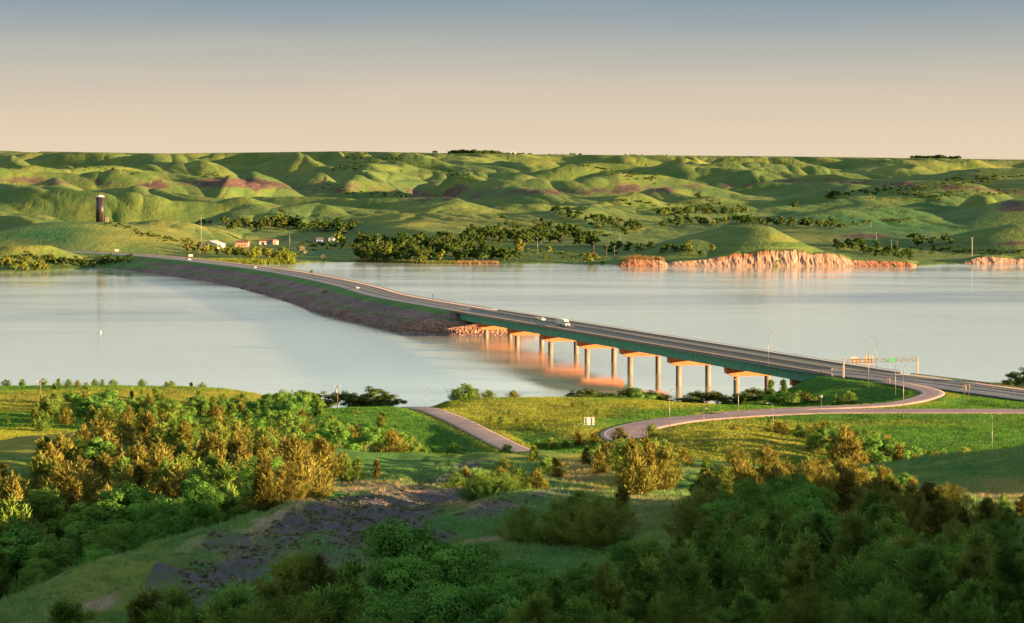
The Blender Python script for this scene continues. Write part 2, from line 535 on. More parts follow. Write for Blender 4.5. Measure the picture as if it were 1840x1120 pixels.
CREST = catmull([tuple(float(v) for v in P(*q)) for q in ((100, 1122, 205), (230, 1066, 248), (350, 1017, 290), (470, 944, 345), (560, 884, 400), (650, 872, 425), (760, 874, 432))], 8)
CREST2 = catmull([tuple(float(v) for v in P(*q)) for q in ((300, 1112, 226), (420, 1058, 262), (530, 1000, 308), (620, 958, 350), (720, 945, 368), (830, 942, 368))], 8)
CREST3 = catmull([tuple(float(v) for v in P(*q)) for q in ((520, 1130, 212), (600, 1075, 255), (700, 1030, 288), (820, 998, 300), (960, 968, 315))], 8)
BR_NEAR, BR_FAR = 962.0, 1476.0                        # distance of the bridge ends (left edge)
def near_h(x, y):
    x = np.asarray(x, float); y = np.asarray(y, float)
    h = _rbf(x, y)
    rough = sstep(60, 200, y) * (1 - .6 * sstep(560, 680, y))
    h = h + rough * (1.1 * fbm(x / 34, y / 40, 3, 11) + .35 * fbm(x / 9, y / 9, 2, 15)) + .25 * fbm(x / 14, y / 30, 2, 21) * (1 - rough)
    dc, _, _ = near_line(CREST, x, y)
    h = h + 2.0 * np.exp(-(dc / 11.0) ** 2)
    for cr_, hh_, ww_ in ((CREST2, 2.6, 7.5), (CREST3, 2.0, 6.0)):
        dc, _, _ = near_line(cr_, x, y)
        h = h + hh_ * np.exp(-(dc / ww_) ** 1.6) * (1 + .2 * perlin(x / 14, y / 14, 67))
    # gullies in the shale spur: run down its flanks
    m = spur_mask(x, y)
    g = np.abs(perlin((x * .8 + y * .35) / 9.0 + .6 * perlin(x / 15, y / 15, 6), (y - x * .4) / 34.0, 5))
    h = h - m * (1.3 * np.exp(-g * 7) + .5 * np.abs(fbm(x / 5, y / 7, 3, 33)))
    for line, w, fall in ((LOOP, 5.6, 9), (SLIP, 4.6, 9), (LANE, 3.6, 6)):
        d, z, s = near_line(line[::2], x, y)
        k = 1 - sstep(w + .8, w + fall, d)
        h = h * (1 - k) + (z - .30) * k
    sel = (y > 600) & (x > 20)
    if np.any(sel):
        d, z, s = near_line(HWY[:80], x, y)
        along = sstep(BR_NEAR + 16, BR_NEAR - 2, y - .26 * (x - 104))
        k = (1 - sstep(HW + 2.5, HW + 16, d)) * along
        h = h * (1 - k) + (z - .35) * k
        # spill slope under the bridge end
    return h

def spur_mask(x, y):
    z = 92 - .15 * y
    px = W0 / 2 + FPX * x / np.maximum(y, 30)
    pts = [(200, 190, 80, 60), (300, 240, 160, 50), (420, 300, 150, 60), (560, 350, 170, 60), (700, 350, 170, 60), (760, 400, 130, 40), (640, 300, 150, 50), (830, 520, 60, 40), (790, 480, 60, 40)]
    m = 0
    for a, d, ra, rd in pts:
        m = np.maximum(m, np.exp(-(((px - a) / ra) ** 2 + ((y - d) / rd) ** 2)))
    return np.clip(m * 1.5 - .25, 0, 1)

def hit(px, py, D0=90.0, D1=1150.0, h=None, step=1.5):
    """distance at which the ray through a pixel first meets the land"""
    h = h or near_h
    D = np.arange(D0, D1, step)
    a, b, c = ray(px, py)
    x = a / b * D; z = CAMZ + c / b * D
    g = h(x, D)
    i = np.argmax(g >= z)
    if g[i] < z[i]: return None
    return float(x[i]), float(D[i]), float(g[i])

# ================================================================ TERRAIN: far side of the river
CLIFF1 = [(1104, 478), (1116, 472), (1130, 467), (1145, 466), (1165, 468), (1185, 468), (1199, 474), (1215, 470), (1240, 469), (1275, 466), (1300, 461), (1322, 455), (1345, 457), (1375, 450), (1400, 451), (1430, 450),
          (1460, 457), (1485, 456), (1510, 459), (1530, 467), (1560, 469), (1600, 470), (1632, 472), (1650, 478)]
CLIFF2 = [(1720, 478), (1736, 470), (1750, 465), (1770, 462), (1800, 463), (1822, 467), (1835, 466), (1860, 463), (1900, 466)]
def shore_py(px):
    return np.interp(px, [-400, 0, 60, 110, 160, 230, 300, 420, 530, 560, 640, 760, 880, 1000, 1100, 1115, 1640, 1700, 1735, 2200],
                     [490, 490, 489, 486, 482, 480, 476, 475, 474, 472, 471, 474, 474.5, 474, 475, 479, 479.5, 475, 475, 475])
def shore_D(px):
    a, b, c = ray(px, shore_py(px))
    return b * (-CAMZ) / c
HILLS = [  # px, py of the top, distance, half width in px to the left and right, half depth (m)
    (150, 397, 2720, 330, 270, 240), (60, 439, 2345, 170, 130, 45),
    (1352, 403, 2560, 250, 130, 130), (1600, 424, 2750, 140, 110, 90), (1835, 400, 2650, 190, 260, 110), (250, 402, 2950, 110, 130, 120),
    (1840, 314, 4300, 440, 500, 900), (1690, 335, 3900, 260, 200, 300), (1900, 355, 3300, 330, 300, 300), (1760, 350, 3500, 60, 70, 90),
     
    (620, 273, 7200, 200, 160, 500), (760, 276, 7300, 110, 200, 400),
    (60, 272, 7400, 200, 160, 500), (270, 275, 8000, 60, 90, 300), (350, 275, 8200, 120, 200, 300), (940, 278, 8600, 200, 300, 500), (1250, 283, 7400, 160, 200, 400),
    
]
_hx = np.array([-3000, -400, 0, 400, 920, 1500, 1840, 2400, 4000])
def far_h(x, y):
    x = np.asarray(x, float); y = np.asarray(y, float)
    px = W0 / 2 + FPX * x / y
    sd = shore_D(px)
    s = y - sd
    top = np.interp(px, _hx, [95, 95, 95, 92, 88, 82, 74, 72, 72])
    bs = np.interp(s, [-200, -40, 0, 6, 60, 250, 700, 1200, 2000, 3000, 4200, 5200, 7500],
                   [-14, -4, -.2, .9, 2.2, 4, 8, 14, 27, 45, 68, 82, 84])
    base = bs * top / 88
    # a creek valley opens to the right of the middle
    v = np.exp(-((px - (1250 + (y - 2600) * .10)) / 230) ** 2) * sstep(2500, 2800, y) * (1 - sstep(4200, 5600, y))
    base = base - 9 * v * sstep(100, 600, s) * (base / 30)
    # rolling grass hills: rounded tops, narrow draws, long spurs running down to the right
    A = np.interp(s, [0, 180, 500, 900, 2000, 3500, 4500, 5500, 6800], [0, 2, 12, 24, 32, 34, 28, 17, 5])
    wx = x + 110 * perlin(x / 420, y / 520, 41) + 22 * perlin(x / 110, y / 150, 45)
    wy = y + 150 * perlin(x / 380, y / 600, 43) + 30 * perlin(x / 130, y / 170, 47)
    u1 = wx * .94 - wy * .34                  # across the long ridges they run down to the right
    v1 = wy * .94 + wx * .34
    r1 = 1 - 1.8 * np.sqrt(perlin(u1 / 640, v1 / 400, 52) ** 2 + .003)
    r2 = 1 - 1.8 * np.sqrt(perlin(wx / 210 + wy / 700, wy / 620, 54) ** 2 + .003)
    b2 = np.abs(perlin(wx / 95 + wy / 400, wy / 300, 57))
    b3 = np.abs(perlin(wx / 48 + wy / 160, wy / 130, 63))
    hills = 1.35 * (r1 - .5) + 1.05 * (r2 - .5) * (.35 + .65 * r1) + .16 * (b2 - .3) * (.3 + .7 * r2) + .10 * (b3 - .3) + .7 * perlin(x / 900, y / 1100, 71)
    hills = hills - .05 * np.exp(-b3 * 9) * (.4 + .6 * r2) - .06 * np.exp(-b2 * 9)
    h = base + A * hills * (1 - .6 * v) * (.4 + .6 * np.interp(px, [1500, 1750], [1, .55]))
    # small terraces
    h = h + np.interp(s, [100, 900], [0, .6]) * fbm(x / 22, y / 40, 2, 77)
    # the named hills
    for hx, hy, hd, wl, wr, dd in HILLS:
        k = hd / FPX
        X = (hx - W0 / 2) * k
        zt = float(P(hx, hy, hd)[2])
        dx = x - X
        dx = dx + .20 * (y - hd) * .4
        ex = np.where(dx < 0, dx / (wl * k), dx / (wr * k))
        ey = (y - hd) / dd
        sel = (np.abs(ex) < 1.4) & (np.abs(ey) < 1.4)
        if not np.any(sel): continue
        r = np.sqrt(ex ** 2 + ey ** 2 * .9 + .02) + .16 * perlin(x / (wr * k * .8), y / (dd * .9), 81)
        ft = np.interp(r, [0, .25, .6, 1, 1.3], [1, .93, .52, .06, -.3])
        lo = np.maximum(base - 2, 0) * .75
        bump = lo + (zt - lo) * ft
        hb = smax(h, bump + .35 * A * (hills - .2) * sstep(3200, 4200, y), 1.2)
        near_s = sstep(8, 60, s)
        h = np.where(sel & (r < 1.3), h + (hb - h) * near_s * (1 - sstep(1.05, 1.3, r)), h)
    # keep distant hills from rising above the skyline of the photograph
    lim = CAMZ - (np.interp(px, [-400, 0, 60, 300, 620, 900, 1400, 1840, 2400], [272, 271, 272, 276, 272, 277, 281, 287, 287]) - YH) * y / FPX
    h = np.where(y > 3000, lim - np.logaddexp(0, (lim - h) / 1.5) * 1.5, h)
    # cliffs: flat behind the lip, the face itself is a mesh of its own
    for cl in (CLIFF1, CLIFF2):
        cx = np.array([c[0] for c in cl]); cy = np.array([c[1] for c in cl])
        ins = sstep(cx[0] - 2, cx[0] + 8, px) * (1 - sstep(cx[-1] - 8, cx[-1] + 2, px))
        ytop = np.interp(px, cx, cy)
        a, b, c = ray(px, ytop)
        zt = CAMZ + c / b * (sd + 9)
        t = sstep(7, 11, s)
        hc = np.where(s < 7.01, -1.5, 0) + (zt + (s - 9) * .05) * t
        k = ins * (1 - sstep(25, 90, s)) * (s > -15)
        h = np.where(k > 0, h * (1 - k) + np.maximum(hc, np.where(s > 9, h * .0 + hc, hc)) * k, h)
    # causeway / highway bench on the far shore
    d, z, sd_ = near_line(HWY[70:], x, y)
    kk = 1 - sstep(15, 40, d)
    h = np.where(s > -60, h * (1 - kk) + (z - .5) * kk, h)
    return h

def near_mesh():
    u = np.concatenate([np.linspace(-.75, -.21, 60, endpoint=False), np.linspace(-.21, .21, 620, endpoint=False), np.linspace(.21, 1.1, 110)])
    # x = u * (y + 60); rows closer together near the camera
    ys = [-260.0]
    while ys[-1] < 1160:
        y = ys[-1]
        ys.append(y + (12 if y < 60 else 1.0 + max(0, y - 120) * .0016))
    ys = np.array(ys)
    U, Y = np.meshgrid(u, ys)
    X = U * (np.maximum(Y, 60) + 60)
    Z = near_h(X, Y)
    return X, Y, Z

def grid_faces(r, c):
    i = np.arange(r * c).reshape(r, c)
    return np.stack([i[:-1, :-1].ravel(), i[:-1, 1:].ravel(), i[1:, 1:].ravel(), i[1:, :-1].ravel()], 1)

def blobs(px, py, lst):
    m = np.zeros(np.shape(px))
    for (cx, cy, rx, ry, *a) in lst:
        ang = a[0] if a else 0
        dx, dy = px - cx, py - cy
        ca, sa = math.cos(ang), math.sin(ang)
        m = np.maximum(m, np.exp(-(((dx * ca + dy * sa) / rx) ** 2 + ((-dx * sa + dy * ca) / ry) ** 2) ** 1.5))
    return m

def ground_material(name):
    t = NT(name)
    p = t.pos()
    big = t.noise(.018, 4, .55, p)
    mid = t.noise(.14, 4, .6, p)
    fine = t.noise(1.6, 4, .7, t.pos(1, .6, 1))
    tuft = t.noise(5.5, 3, .7, t.pos(1, .6, .5))
    lush = t.mix(t.rng(mid, .35, .65), (.036, .115, .024), (.070, .165, .032))
    dry = t.mix(t.rng(mid, .35, .65), (.15, .17, .025), (.235, .215, .038))
    f = t.math('ADD', t.attr('dry'), t.rng(big, .3, .7, -.22, .22))
    f = t.math('ADD', f, t.rng(mid, .3, .7, -.14, .14))
    grass = t.mix(t.rng(f, .25, .75), lush, dry)
    shade = t.rng(fine, .25, .75, .62, 1.35)
    c = t.mix(1.0, grass, shade, 'MULTIPLY')
    straw = t.mix(t.rng(tuft, .3, .7), (.20, .165, .11), (.36, .29, .20))
    fs = t.math('ADD', t.attr('straw'), t.rng(mid, .3, .7, -.25, .25))
    c = t.mix(t.rng(fs, .4, .8), c, straw)
    soil = t.mix(t.rng(fine, .3, .7), (.050, .046, .064), (.115, .105, .135))
    fb = t.math('ADD', t.attr('bare'), t.rng(mid, .3, .7, -.35, .35))
    fb = t.math('ADD', fb, t.rng(fine, .3, .7, -.35, .35))
    c = t.mix(t.rng(fb, .36, .72), c, soil)
    pink = t.mix(t.rng(fine, .3, .7), (.22, .14, .11), (.36, .25, .20))
    c = t.mix(t.rng(t.math('ADD', t.attr('pink'), t.rng(fine, .3, .7, -.2, .2)), .4, .7), c, pink)
    h = t.math('ADD', t.math('MULTIPLY', fine, .6), t.math('MULTIPLY', tuft, .35))
    t.bump(h, 1.0, .9)
    return t.fin(c, .95, .1)
M['ground'] = ground_material('grass_and_shale')

X, Y, Z = near_mesh()
px, py = proj(X, np.maximum(Y, 20), Z)
D = Y
dry = np.full(X.shape, .30)
dry += .75 * blobs(px, py, [(950, 745, 170, 34), (1150, 728, 130, 9), (850, 735, 60, 16), (1060, 780, 60, 14), (1320, 795, 150, 34), (1450, 800, 70, 20), (1210, 790, 50, 20), (1320, 752, 120, 5, -.1), (1600, 728, 90, 3, -.06),
                             (250, 715, 290, 16), (60, 730, 90, 20), (50, 790, 90, 22), (1830, 890, 60, 25), (1060, 840, 60, 22), (1110, 870, 60, 16), (1430, 660, 100, 6)]) * (D > 330)
dry -= .45 * blobs(px, py, [(710, 780, 160, 50), (1560, 700, 110, 22), (1640, 720, 110, 8), (1640, 785, 220, 16), (1500, 748, 330, 5), (1110, 765, 70, 14), (450, 735, 80, 14), (60, 745, 60, 8)]) * (D > 500)
dry += .22 * blobs(px, py, [(1600, 765, 330, 12)]) * (D > 600)
d2_, _, s2_ = near_line(CREST2, X, Y); d3_, _, s3_ = near_line(CREST3, X, Y)
flank = (s2_ < 0) * sstep(0, 1.5, d2_) * (1 - sstep(6, 17, d2_)) * sstep(196, 208, Y) * (Y < 400) + .8 * (s3_ < 0) * sstep(0, 1.5, d3_) * (1 - sstep(3, 7, d3_)) * sstep(196, 208, Y) * (Y < 340)
bare = (.56 + .22 * fbm(X / 9, Y / 12, 3, 95)) * flank + .80 * spur_mask(X, Y) * blobs(px, py, [(700, 950, 215, 48, -.12), (540, 1005, 210, 52, -.42), (360, 1068, 110, 32, -.42), (820, 850, 90, 14, -.35), (640, 900, 70, 12), (680, 1040, 100, 35, -.3), (560, 930, 70, 24, -.6), (800, 990, 80, 16, -.2)]) * (D < 620)
straw = .55 * np.exp(-(d2_ / 2.6) ** 2) * (Y > 225) + .4 * np.exp(-(d3_ / 2.2) ** 2) * (Y > 215) + .8 * blobs(px, py, [(590, 878, 60, 9, -.3), (720, 878, 130, 9, .05), (880, 908, 140, 4, .03), (470, 950, 100, 8, -.6), (1050, 806, 70, 8), (150, 1100, 90, 18, -.4), (640, 1020, 90, 6, -.3), (620, 918, 120, 4, -.12), (900, 965, 90, 8, -.15)]) * (D < 620)
straw += .35 * blobs(px, py, [(1330, 785, 150, 16), (1160, 925, 90, 30)]) * (D < 680) + .3 * blobs(px, py, [(490, 706, 40, 4)])
pink = .75 * blobs(px, py, [(490, 709, 36, 5), (610, 880, 60, 6), (740, 882, 60, 5)])
# verge of dry grass along the roads
for line, w in ((LOOP, 5.6), (SLIP, 4.6), (LANE, 3.6)):
    d_, _, _ = near_line(line[::2], X, Y)
    dry += .45 * np.exp(-((d_ - w - 1.5) / 2.0) ** 2)
near_obj = obj('ground', mesh_np('ground', np.stack([X, Y, Z], -1).reshape(-1, 3), grid_faces(*X.shape), [M['ground']], True,
                                 dict(dry=dry, bare=bare, straw=straw, pink=pink)))
tag(near_obj, kind='structure')
NEARX, NEARY, NEARZ, NEARDRY, NEARBARE = X, Y, Z, dry, bare
NEARROAD = np.minimum(np.minimum(near_line(LOOP[::2], X, Y)[0] - 5.4, near_line(SLIP[::2], X, Y)[0] - 4.4), np.minimum(near_line(LANE[::2], X, Y)[0] - 3.4, near_line(HWY[:80:2], X, Y)[0] - 13.5))

def far_mesh():
    u = np.concatenate([np.linspace(-.30, -.185, 40, endpoint=False), np.linspace(-.185, .185, 840, endpoint=False), np.linspace(.185, .34, 60)])
    ys = [2170.0]
    while ys[-1] < 9600:
        y = ys[-1]
        ys.append(y + (2.2 if y < 2440 else 2.2 + (y - 2440) * .0035))
    ys = np.array(ys)
    U, Y = np.meshgrid(u, ys)
    X = U * Y
    return X, Y, far_h(X, Y)
def hills_material(name):
    t = NT(name)
    p = t.pos()
    big = t.noise(.0035, 4, .55, p)
    mid = t.noise(.02, 5, .6, t.pos(1, .7, 1))
    fine = t.noise(.12, 4, .7, t.pos(1, .5, 1))
    lush = t.mix(t.rng(mid, .35, .65), (.020, .085, .030), (.036, .106, .034))
    dry = t.mix(t.rng(mid, .35, .65), (.098, .13, .030), (.16, .17, .038))
    f = t.math('ADD', t.attr('dry'), t.rng(big, .3, .7, -.13, .13))
    f = t.math('ADD', f, t.rng(mid, .3, .7, -.10, .10))
    c = t.mix(t.rng(f, .1, .9), lush, dry)
    c = t.mix(1.0, c, t.rng(fine, .25, .75, .85, 1.13), 'MULTIPLY')
    soil = t.mix(t.rng(fine, .3, .7), (.036, .026, .030), (.105, .066, .055))
    fb = t.math('ADD', t.attr('bare'), t.rng(mid, .3, .7, -.60, .45))
    fb = t.math('ADD', fb, t.rng(fine, .3, .7, -.2, .2))
    c = t.mix(t.rng(fb, .45, .75), c, soil)
    mar = t.mix(t.rng(fine, .3, .7), (.025, .06, .015), (.07, .12, .03))
    c = t.mix(t.rng(t.math('ADD', t.attr('marsh'), t.rng(mid, .3, .7, -.3, .3)), .4, .7), c, mar)
    t.bump(t.math('ADD', t.math('MULTIPLY', t.noise(.5, 2, .6, p), .2), t.math('ADD', t.math('MULTIPLY', fine, .6), mid)), .8, 3.0)
    return t.fin(c, .95, .1)
M['hills'] = hills_material('far_grass_hills')
X, Y, Z = far_mesh()
px, py = proj(X, Y, Z)
dry = np.full(X.shape, .52)
dry += .35 * blobs(px, py, [(260, 425, 110, 25), (400, 440, 90, 10), (1440, 430, 80, 20), (40, 440, 60, 12), (720, 395, 80, 18), (880, 395, 90, 16)]) * (Y < 3500)
dry += .18 * sstep(4500, 7000, Y)
dry -= .3 * blobs(px, py, [(80, 425, 120, 22), (560, 455, 110, 12), (1600, 400, 200, 35)]) * (Y < 4000)
bc = np.interp(px, [0, 250, 420, 600, 800, 1000, 1200, 1450, 1600, 1840], [322, 330, 330, 340, 350, 345, 337, 325, 330, 345])
bare = .64 * np.exp(-((py - bc) / np.interp(px, [0, 400, 700, 1100, 1500], [9, 12, 16, 12, 7])) ** 2) * sstep(3200, 3600, Y) * (1 - sstep(5200, 5800, Y))
bare += .9 * blobs(px, py, [(1780, 438, 80, 5), (1560, 425, 70, 5), (1820, 370, 30, 10), (420, 328, 60, 9)]) * (Y > 2440)
marsh = .75 * blobs(px, py, [(900, 465, 420, 9), (1000, 440, 300, 8), (60, 478, 160, 12), (1500, 440, 250, 7)]) * (Y < 3200)
far_obj = obj('hills', mesh_np('hills', np.stack([X, Y, Z], -1).reshape(-1, 3), grid_faces(*X.shape), [M['hills']], True,
                               dict(dry=dry, bare=bare, marsh=marsh)))
tag(far_obj, kind='structure')

# ---- river
def water_material():
    t = NT('river_water')
    wind = t.noise(.0045, 4, .6, t.pos(.35, 1.1, 1), 1.2)
    wind2 = t.noise(.02, 3, .6, t.pos(.25, 1.2, 1), .8)
    rip = t.noise(.55, 3, .6, t.pos(.55, 1, 1))
    rip2 = t.noise(.12, 3, .6, t.pos(.5, 1, 1))
    f = t.math('ADD', wind, t.math('MULTIPLY', wind2, .35))
    rough = t.rng(f, .45, .82, .03, .16)
    h = t.math('ADD', t.math('MULTIPLY', rip, .25), t.math('MULTIPLY', rip2, .30))
    b = t.n('Bump')
    b.inputs['Distance'].default_value = .35
    t.l(t.rng(f, .42, .80, .08, .75), b.inputs['Strength'])
    t.l(h, b.inputs['Height'])
    t.l(b.outputs[0], t.b.inputs['Normal'])
    t.b.inputs['IOR'].default_value = 1.45
    m = t.fin((.27, .30, .245), rough, .9)
    return m
M['water'] = water_material()
gx = np.linspace(-2400, 2400, 41); gy = np.linspace(560, 2620, 41)
GX, GY = np.meshgrid(gx, gy)
river = obj('river', mesh_np('river', np.stack([GX, GY, np.zeros_like(GX)], -1).reshape(-1, 3), grid_faces(41, 41), [M['water']]))
tag(river, kind='structure')
# ================================================================ ROADS, CAUSEWAY, BRIDGE
def frames(line):
    L = np.asarray(line, float)
    t = np.gradient(L[:, :2], axis=0)
    t /= np.linalg.norm(t, axis=1)[:, None]
    n = np.stack([-t[:, 1], t[:, 0]], 1)               # left of travel
    return L, t, n

def ribbon(name, line, offs, mat, parent=None, uv=False, smooth=False, attrs=None, jit=None, mats=None, matidx=None):
    """sweep a cross section; offs = [(offset to the left of travel, dz or absolute z as ('z', v))]"""
    L, t, n = frames(line)
    V = []
    for k, (o, dz) in enumerate(offs):
        z = np.full(len(L), dz[1]) if isinstance(dz, tuple) else L[:, 2] + dz
        o_ = o + (jit(k, np.arange(len(L))) if jit else 0)
        V.append(np.stack([L[:, 0] + n[:, 0] * o_, L[:, 1] + n[:, 1] * o_, z], 1))
    V = np.stack(V, 1)
    f = grid_faces(V.shape[0], V.shape[1])
    me = mesh_np(name, V.reshape(-1, 3), f, mats or [mat], smooth, attrs)
    return obj(name, me, parent)

def closed_ribbon(mb, line, prof):
    """solid bar along a line: prof = closed list of (offset, dz)"""
    L, t, n = frames(line)
    k = len(prof)
    v = []
    for i in range(len(L)):
        for o, dz in prof:
            v.append((L[i, 0] + n[i, 0] * o, L[i, 1] + n[i, 1] * o, L[i, 2] + dz))
    q = []
    for i in range(len(L) - 1):
        for j in range(k):
            j2 = (j + 1) % k
            q.append((i * k + j, i * k + j2, (i + 1) * k + j2, (i + 1) * k + j))
    q.append(tuple(range(k - 1, -1, -1)))
    q.append(tuple((len(L) - 1) * k + j for j in range(k)))
    mb.add(v, q)

def at_line(line, s):
    """point, tangent, left normal at arc length s"""
    L = np.asarray(line, float)
    d = np.concatenate([[0], np.cumsum(np.linalg.norm(np.diff(L[:, :2], axis=0), axis=1))])
    i = int(np.clip(np.searchsorted(d, s) - 1, 0, len(L) - 2))
    f = (s - d[i]) / (d[i + 1] - d[i])
    p = L[i] + (L[i + 1] - L[i]) * f
    t = (L[i + 1] - L[i])[:2]
    t = t / np.linalg.norm(t)
    return p, t, np.array([-t[1], t[0]])
def arclen(line):
    L = np.asarray(line, float)
    return np.concatenate([[0], np.cumsum(np.linalg.norm(np.diff(L[:, :2], axis=0), axis=1))])

def road_mat(name, c1, c2):
    t = NT(name)
    a = t.noise(.10, 4, .6, t.pos())
    b = t.noise(2.5, 3, .6, t.pos())
    c = t.mix(t.rng(a, .3, .7), c1, c2)
    c = t.mix(1.0, c, t.rng(b, .2, .8, .8, 1.2), 'MULTIPLY')
    t.bump(b, .15, .05)
    return t.fin(c, .8, .35)
M['asphalt'] = road_mat('grey_asphalt', (.085, .09, .105), (.15, .15, .165))
M['asphalt_dark'] = road_mat('worn_dark_asphalt', (.05, .052, .062), (.09, .09, .10))
M['asphalt_pink'] = road_mat('rose_quartzite_asphalt', (.14, .095, .115), (.235, .16, .18))
M['asphalt_lane'] = road_mat('faded_lane_asphalt', (.15, .115, .12), (.24, .18, .185))
M['shoulder'] = road_mat('pale_shoulder', (.19, .14, .13), (.28, .21, .19))

# line runs from the near end (D=640) to the far shore; left of travel is +offset towards the left of the picture
HS = arclen(HWY)
def hidx(D):                                           # index of the highway line at a distance
    return int(np.argmin(np.abs(HWY[:, 1] - D)))
i_n, i_f = hidx(BR_NEAR + 3), hidx(BR_FAR + 3)
hw_near, hw_br, hw_far = HWY[:i_n + 1], HWY[i_n:i_f + 1], HWY[i_f:]

def carriage(line, tag_):
    r = ribbon('highway_road', line, [(HW, -.02), (HW, .06), (HW - 1.6, .10), (6, .14), (.8, .22), (0, .24), (-.8, .22), (-6, .14), (-HW + 3.0, .10), (-HW, .06), (-HW, -.02)], M['asphalt'])
    me = r.data
    for m in ('asphalt', 'shoulder', 'asphalt_dark'):
        if m != 'asphalt': me.materials.append(M[m])
    n = 10
    for p in me.polygons:
        k = p.index % n
        if k in (8,): p.material_index = 1
        if k in (7, 6): p.material_index = 2
    tag(r, kind='structure')
    for off in (HW - 1.7, 4.6 + 1.5, .95, -1.0, -5.9, -HW + 3.1):
        w = .10
        if abs(abs(off) - 6) < .3:
            continue
        m = ribbon('road_marking', line, [(off + w, .0), (off - w, .0)], M['mark_white'])
        z = lambda o: float(np.interp(abs(o), [0, .8, 6, HW - 3, HW], [.24, .22, .14, .10, .06])) + .012
        m.data.vertices.foreach_set('co', (np.array([c for v in m.data.vertices for c in v.co]).reshape(-1, 3) + [0, 0, z(off)]).astype(np.float32).ravel())
        tag(m, kind='structure')
    return r
for seg in (hw_near, hw_br, hw_far):
    carriage(seg, '')

def dashes(line, off, z, name='road_marking', on=3.0, gap=9.0, w=.11, s0=0):
    mb = MB()
    S = arclen(line)[-1]
    s = s0
    while s + on < S:
        p, t, n = at_line(line, s + on / 2)
        p2, _, _ = at_line(line, s + on)
        c = p[:2] + n * off
        mb.add([(c[0] + t[0] * a + n[0] * b, c[1] + t[1] * a + n[1] * b, p[2] + z + (p2[2] - p[2]) * a / (on / 2)) for a, b in ((-on / 2, -w), (on / 2, -w), (on / 2, w), (-on / 2, w))], [(0, 1, 2, 3)])
        s += on + gap
    return tag(mb.build(name, M['mark_white']), kind='structure')
dashes(HWY, 5.9, .155)
dashes(HWY, -5.7, .155)

def flat_road(line, hw, mat, sh=.9, name='ramp_road', lines=True):
    r = ribbon(name, line, [(hw + sh, -.28), (hw + sh, .0), (hw, .04), (0, .10), (-hw, .04), (-hw - sh, .0), (-hw - sh, -.28)], mat)
    r.data.materials.append(M['shoulder'])
    for p in r.data.polygons:
        if p.index % 6 in (1, 4): p.material_index = 1
    tag(r, kind='structure')
    if lines:
        for off in (hw - .35, -hw + .35):
            m = ribbon('road_marking', line, [(off + .08, .055), (off - .08, .055)], M['mark_white'])
            tag(m, kind='structure')
    return r
flat_road(LOOP, 5.3, M['asphalt_pink'])
LS = SLIP.copy(); LS[:, 2] += .016
flat_road(LS, 2.7, M['asphalt_pink'], name='slip_road')
flat_road(LANE, 2.9, M['asphalt_lane'], .5, 'lane', lines=False)
m_ = ribbon('road_marking', LOOP, [(1.55, .1), (1.0, .1)], M['shoulder']); tag(m_, kind='structure')

# ---- causeway embankment
def riprap_mat():
    t = NT('riprap')
    v = t.n('TexVoronoi'); v.inputs['Scale'].default_value = .9
    t.l(t.pos(), v.inputs['Vector'])
    b = t.noise(.06, 4, .6, t.pos())
    c = t.mix(t.rng(b, .35, .65), (.10, .065, .075), (.165, .11, .115))
    sep = t.n('SeparateColor'); t.l(v.outputs['Color'], sep.inputs[0])
    c = t.mix(1.0, c, t.rng(sep.outputs[0], 0, 1, .55, 1.4), 'MULTIPLY')
    green = t.mix(t.rng(b, .3, .7), (.03, .10, .02), (.07, .17, .03))
    c = t.mix(t.rng(t.math('ADD', t.attr('grass'), t.rng(t.noise(.25, 4, .7, t.pos()), .3, .7, -.35, .35)), .4, .6), c, green)
    t.bump(v.outputs['Distance'], 1.0, .5)
    return t.fin(c, .9, .2)
M['riprap'] = riprap_mat()
emb = HWY[i_f - 1:]
L_, t_, n_ = frames(emb)
prof_l = [(HW + .0, -.05), (HW + 3.8, -.5), (HW + 9, -2.6), (HW + 14.5, -4.3), (HW + 17, -4.6), (HW + 24, -7.6), (HW + 31, -11.5)]
prof_r = [(-HW - .0, -.05), (-HW - 3.0, -.7), (-HW - 20, -9.5), (-HW - 24, -12)]
offs = prof_l[::-1] + prof_r
rs = np.random.RandomState(2)
N = len(emb)
V, G = [], []
fine = 3
EL = catmull(emb[::2], 2.5)
L_, t_, n_ = frames(EL)
so = arclen(EL)
for i in range(len(EL)):
    for k, (o, dz) in enumerate(offs):
        o2 = o
        z = L_[i, 2] + dz * (L_[i, 2] / 10.5 if L_[i, 2] > 10.5 else 1)
        if k < 6 and o > HW + 1:
            o2 += 1.6 * float(perlin(so[i] / 28, k * .6, 5)) + .9 * float(perlin(so[i] / 7, k * .9, 6))
        if k == 0 or k == len(offs) - 1: z = -4
        V.append((L_[i, 0] + n_[i, 0] * o2, L_[i, 1] + n_[i, 1] * o2, z))
        g = {6: .75, 5: .95, 4: .10, 3: .20, 2: .62, 1: .05, 0: 0}.get(k, 0) if k < 7 else (.35 if k in (7, 8) else .15)
        G.append(g + (.55 * max(0, min(1, (so[i] - 780) / 120)) if k < 7 else 0))
cw = obj('causeway_embankment', mesh_np('causeway_embankment', V, grid_faces(len(EL), len(offs)), [M['riprap']], False, dict(grass=G)))
tag(cw, kind='structure')
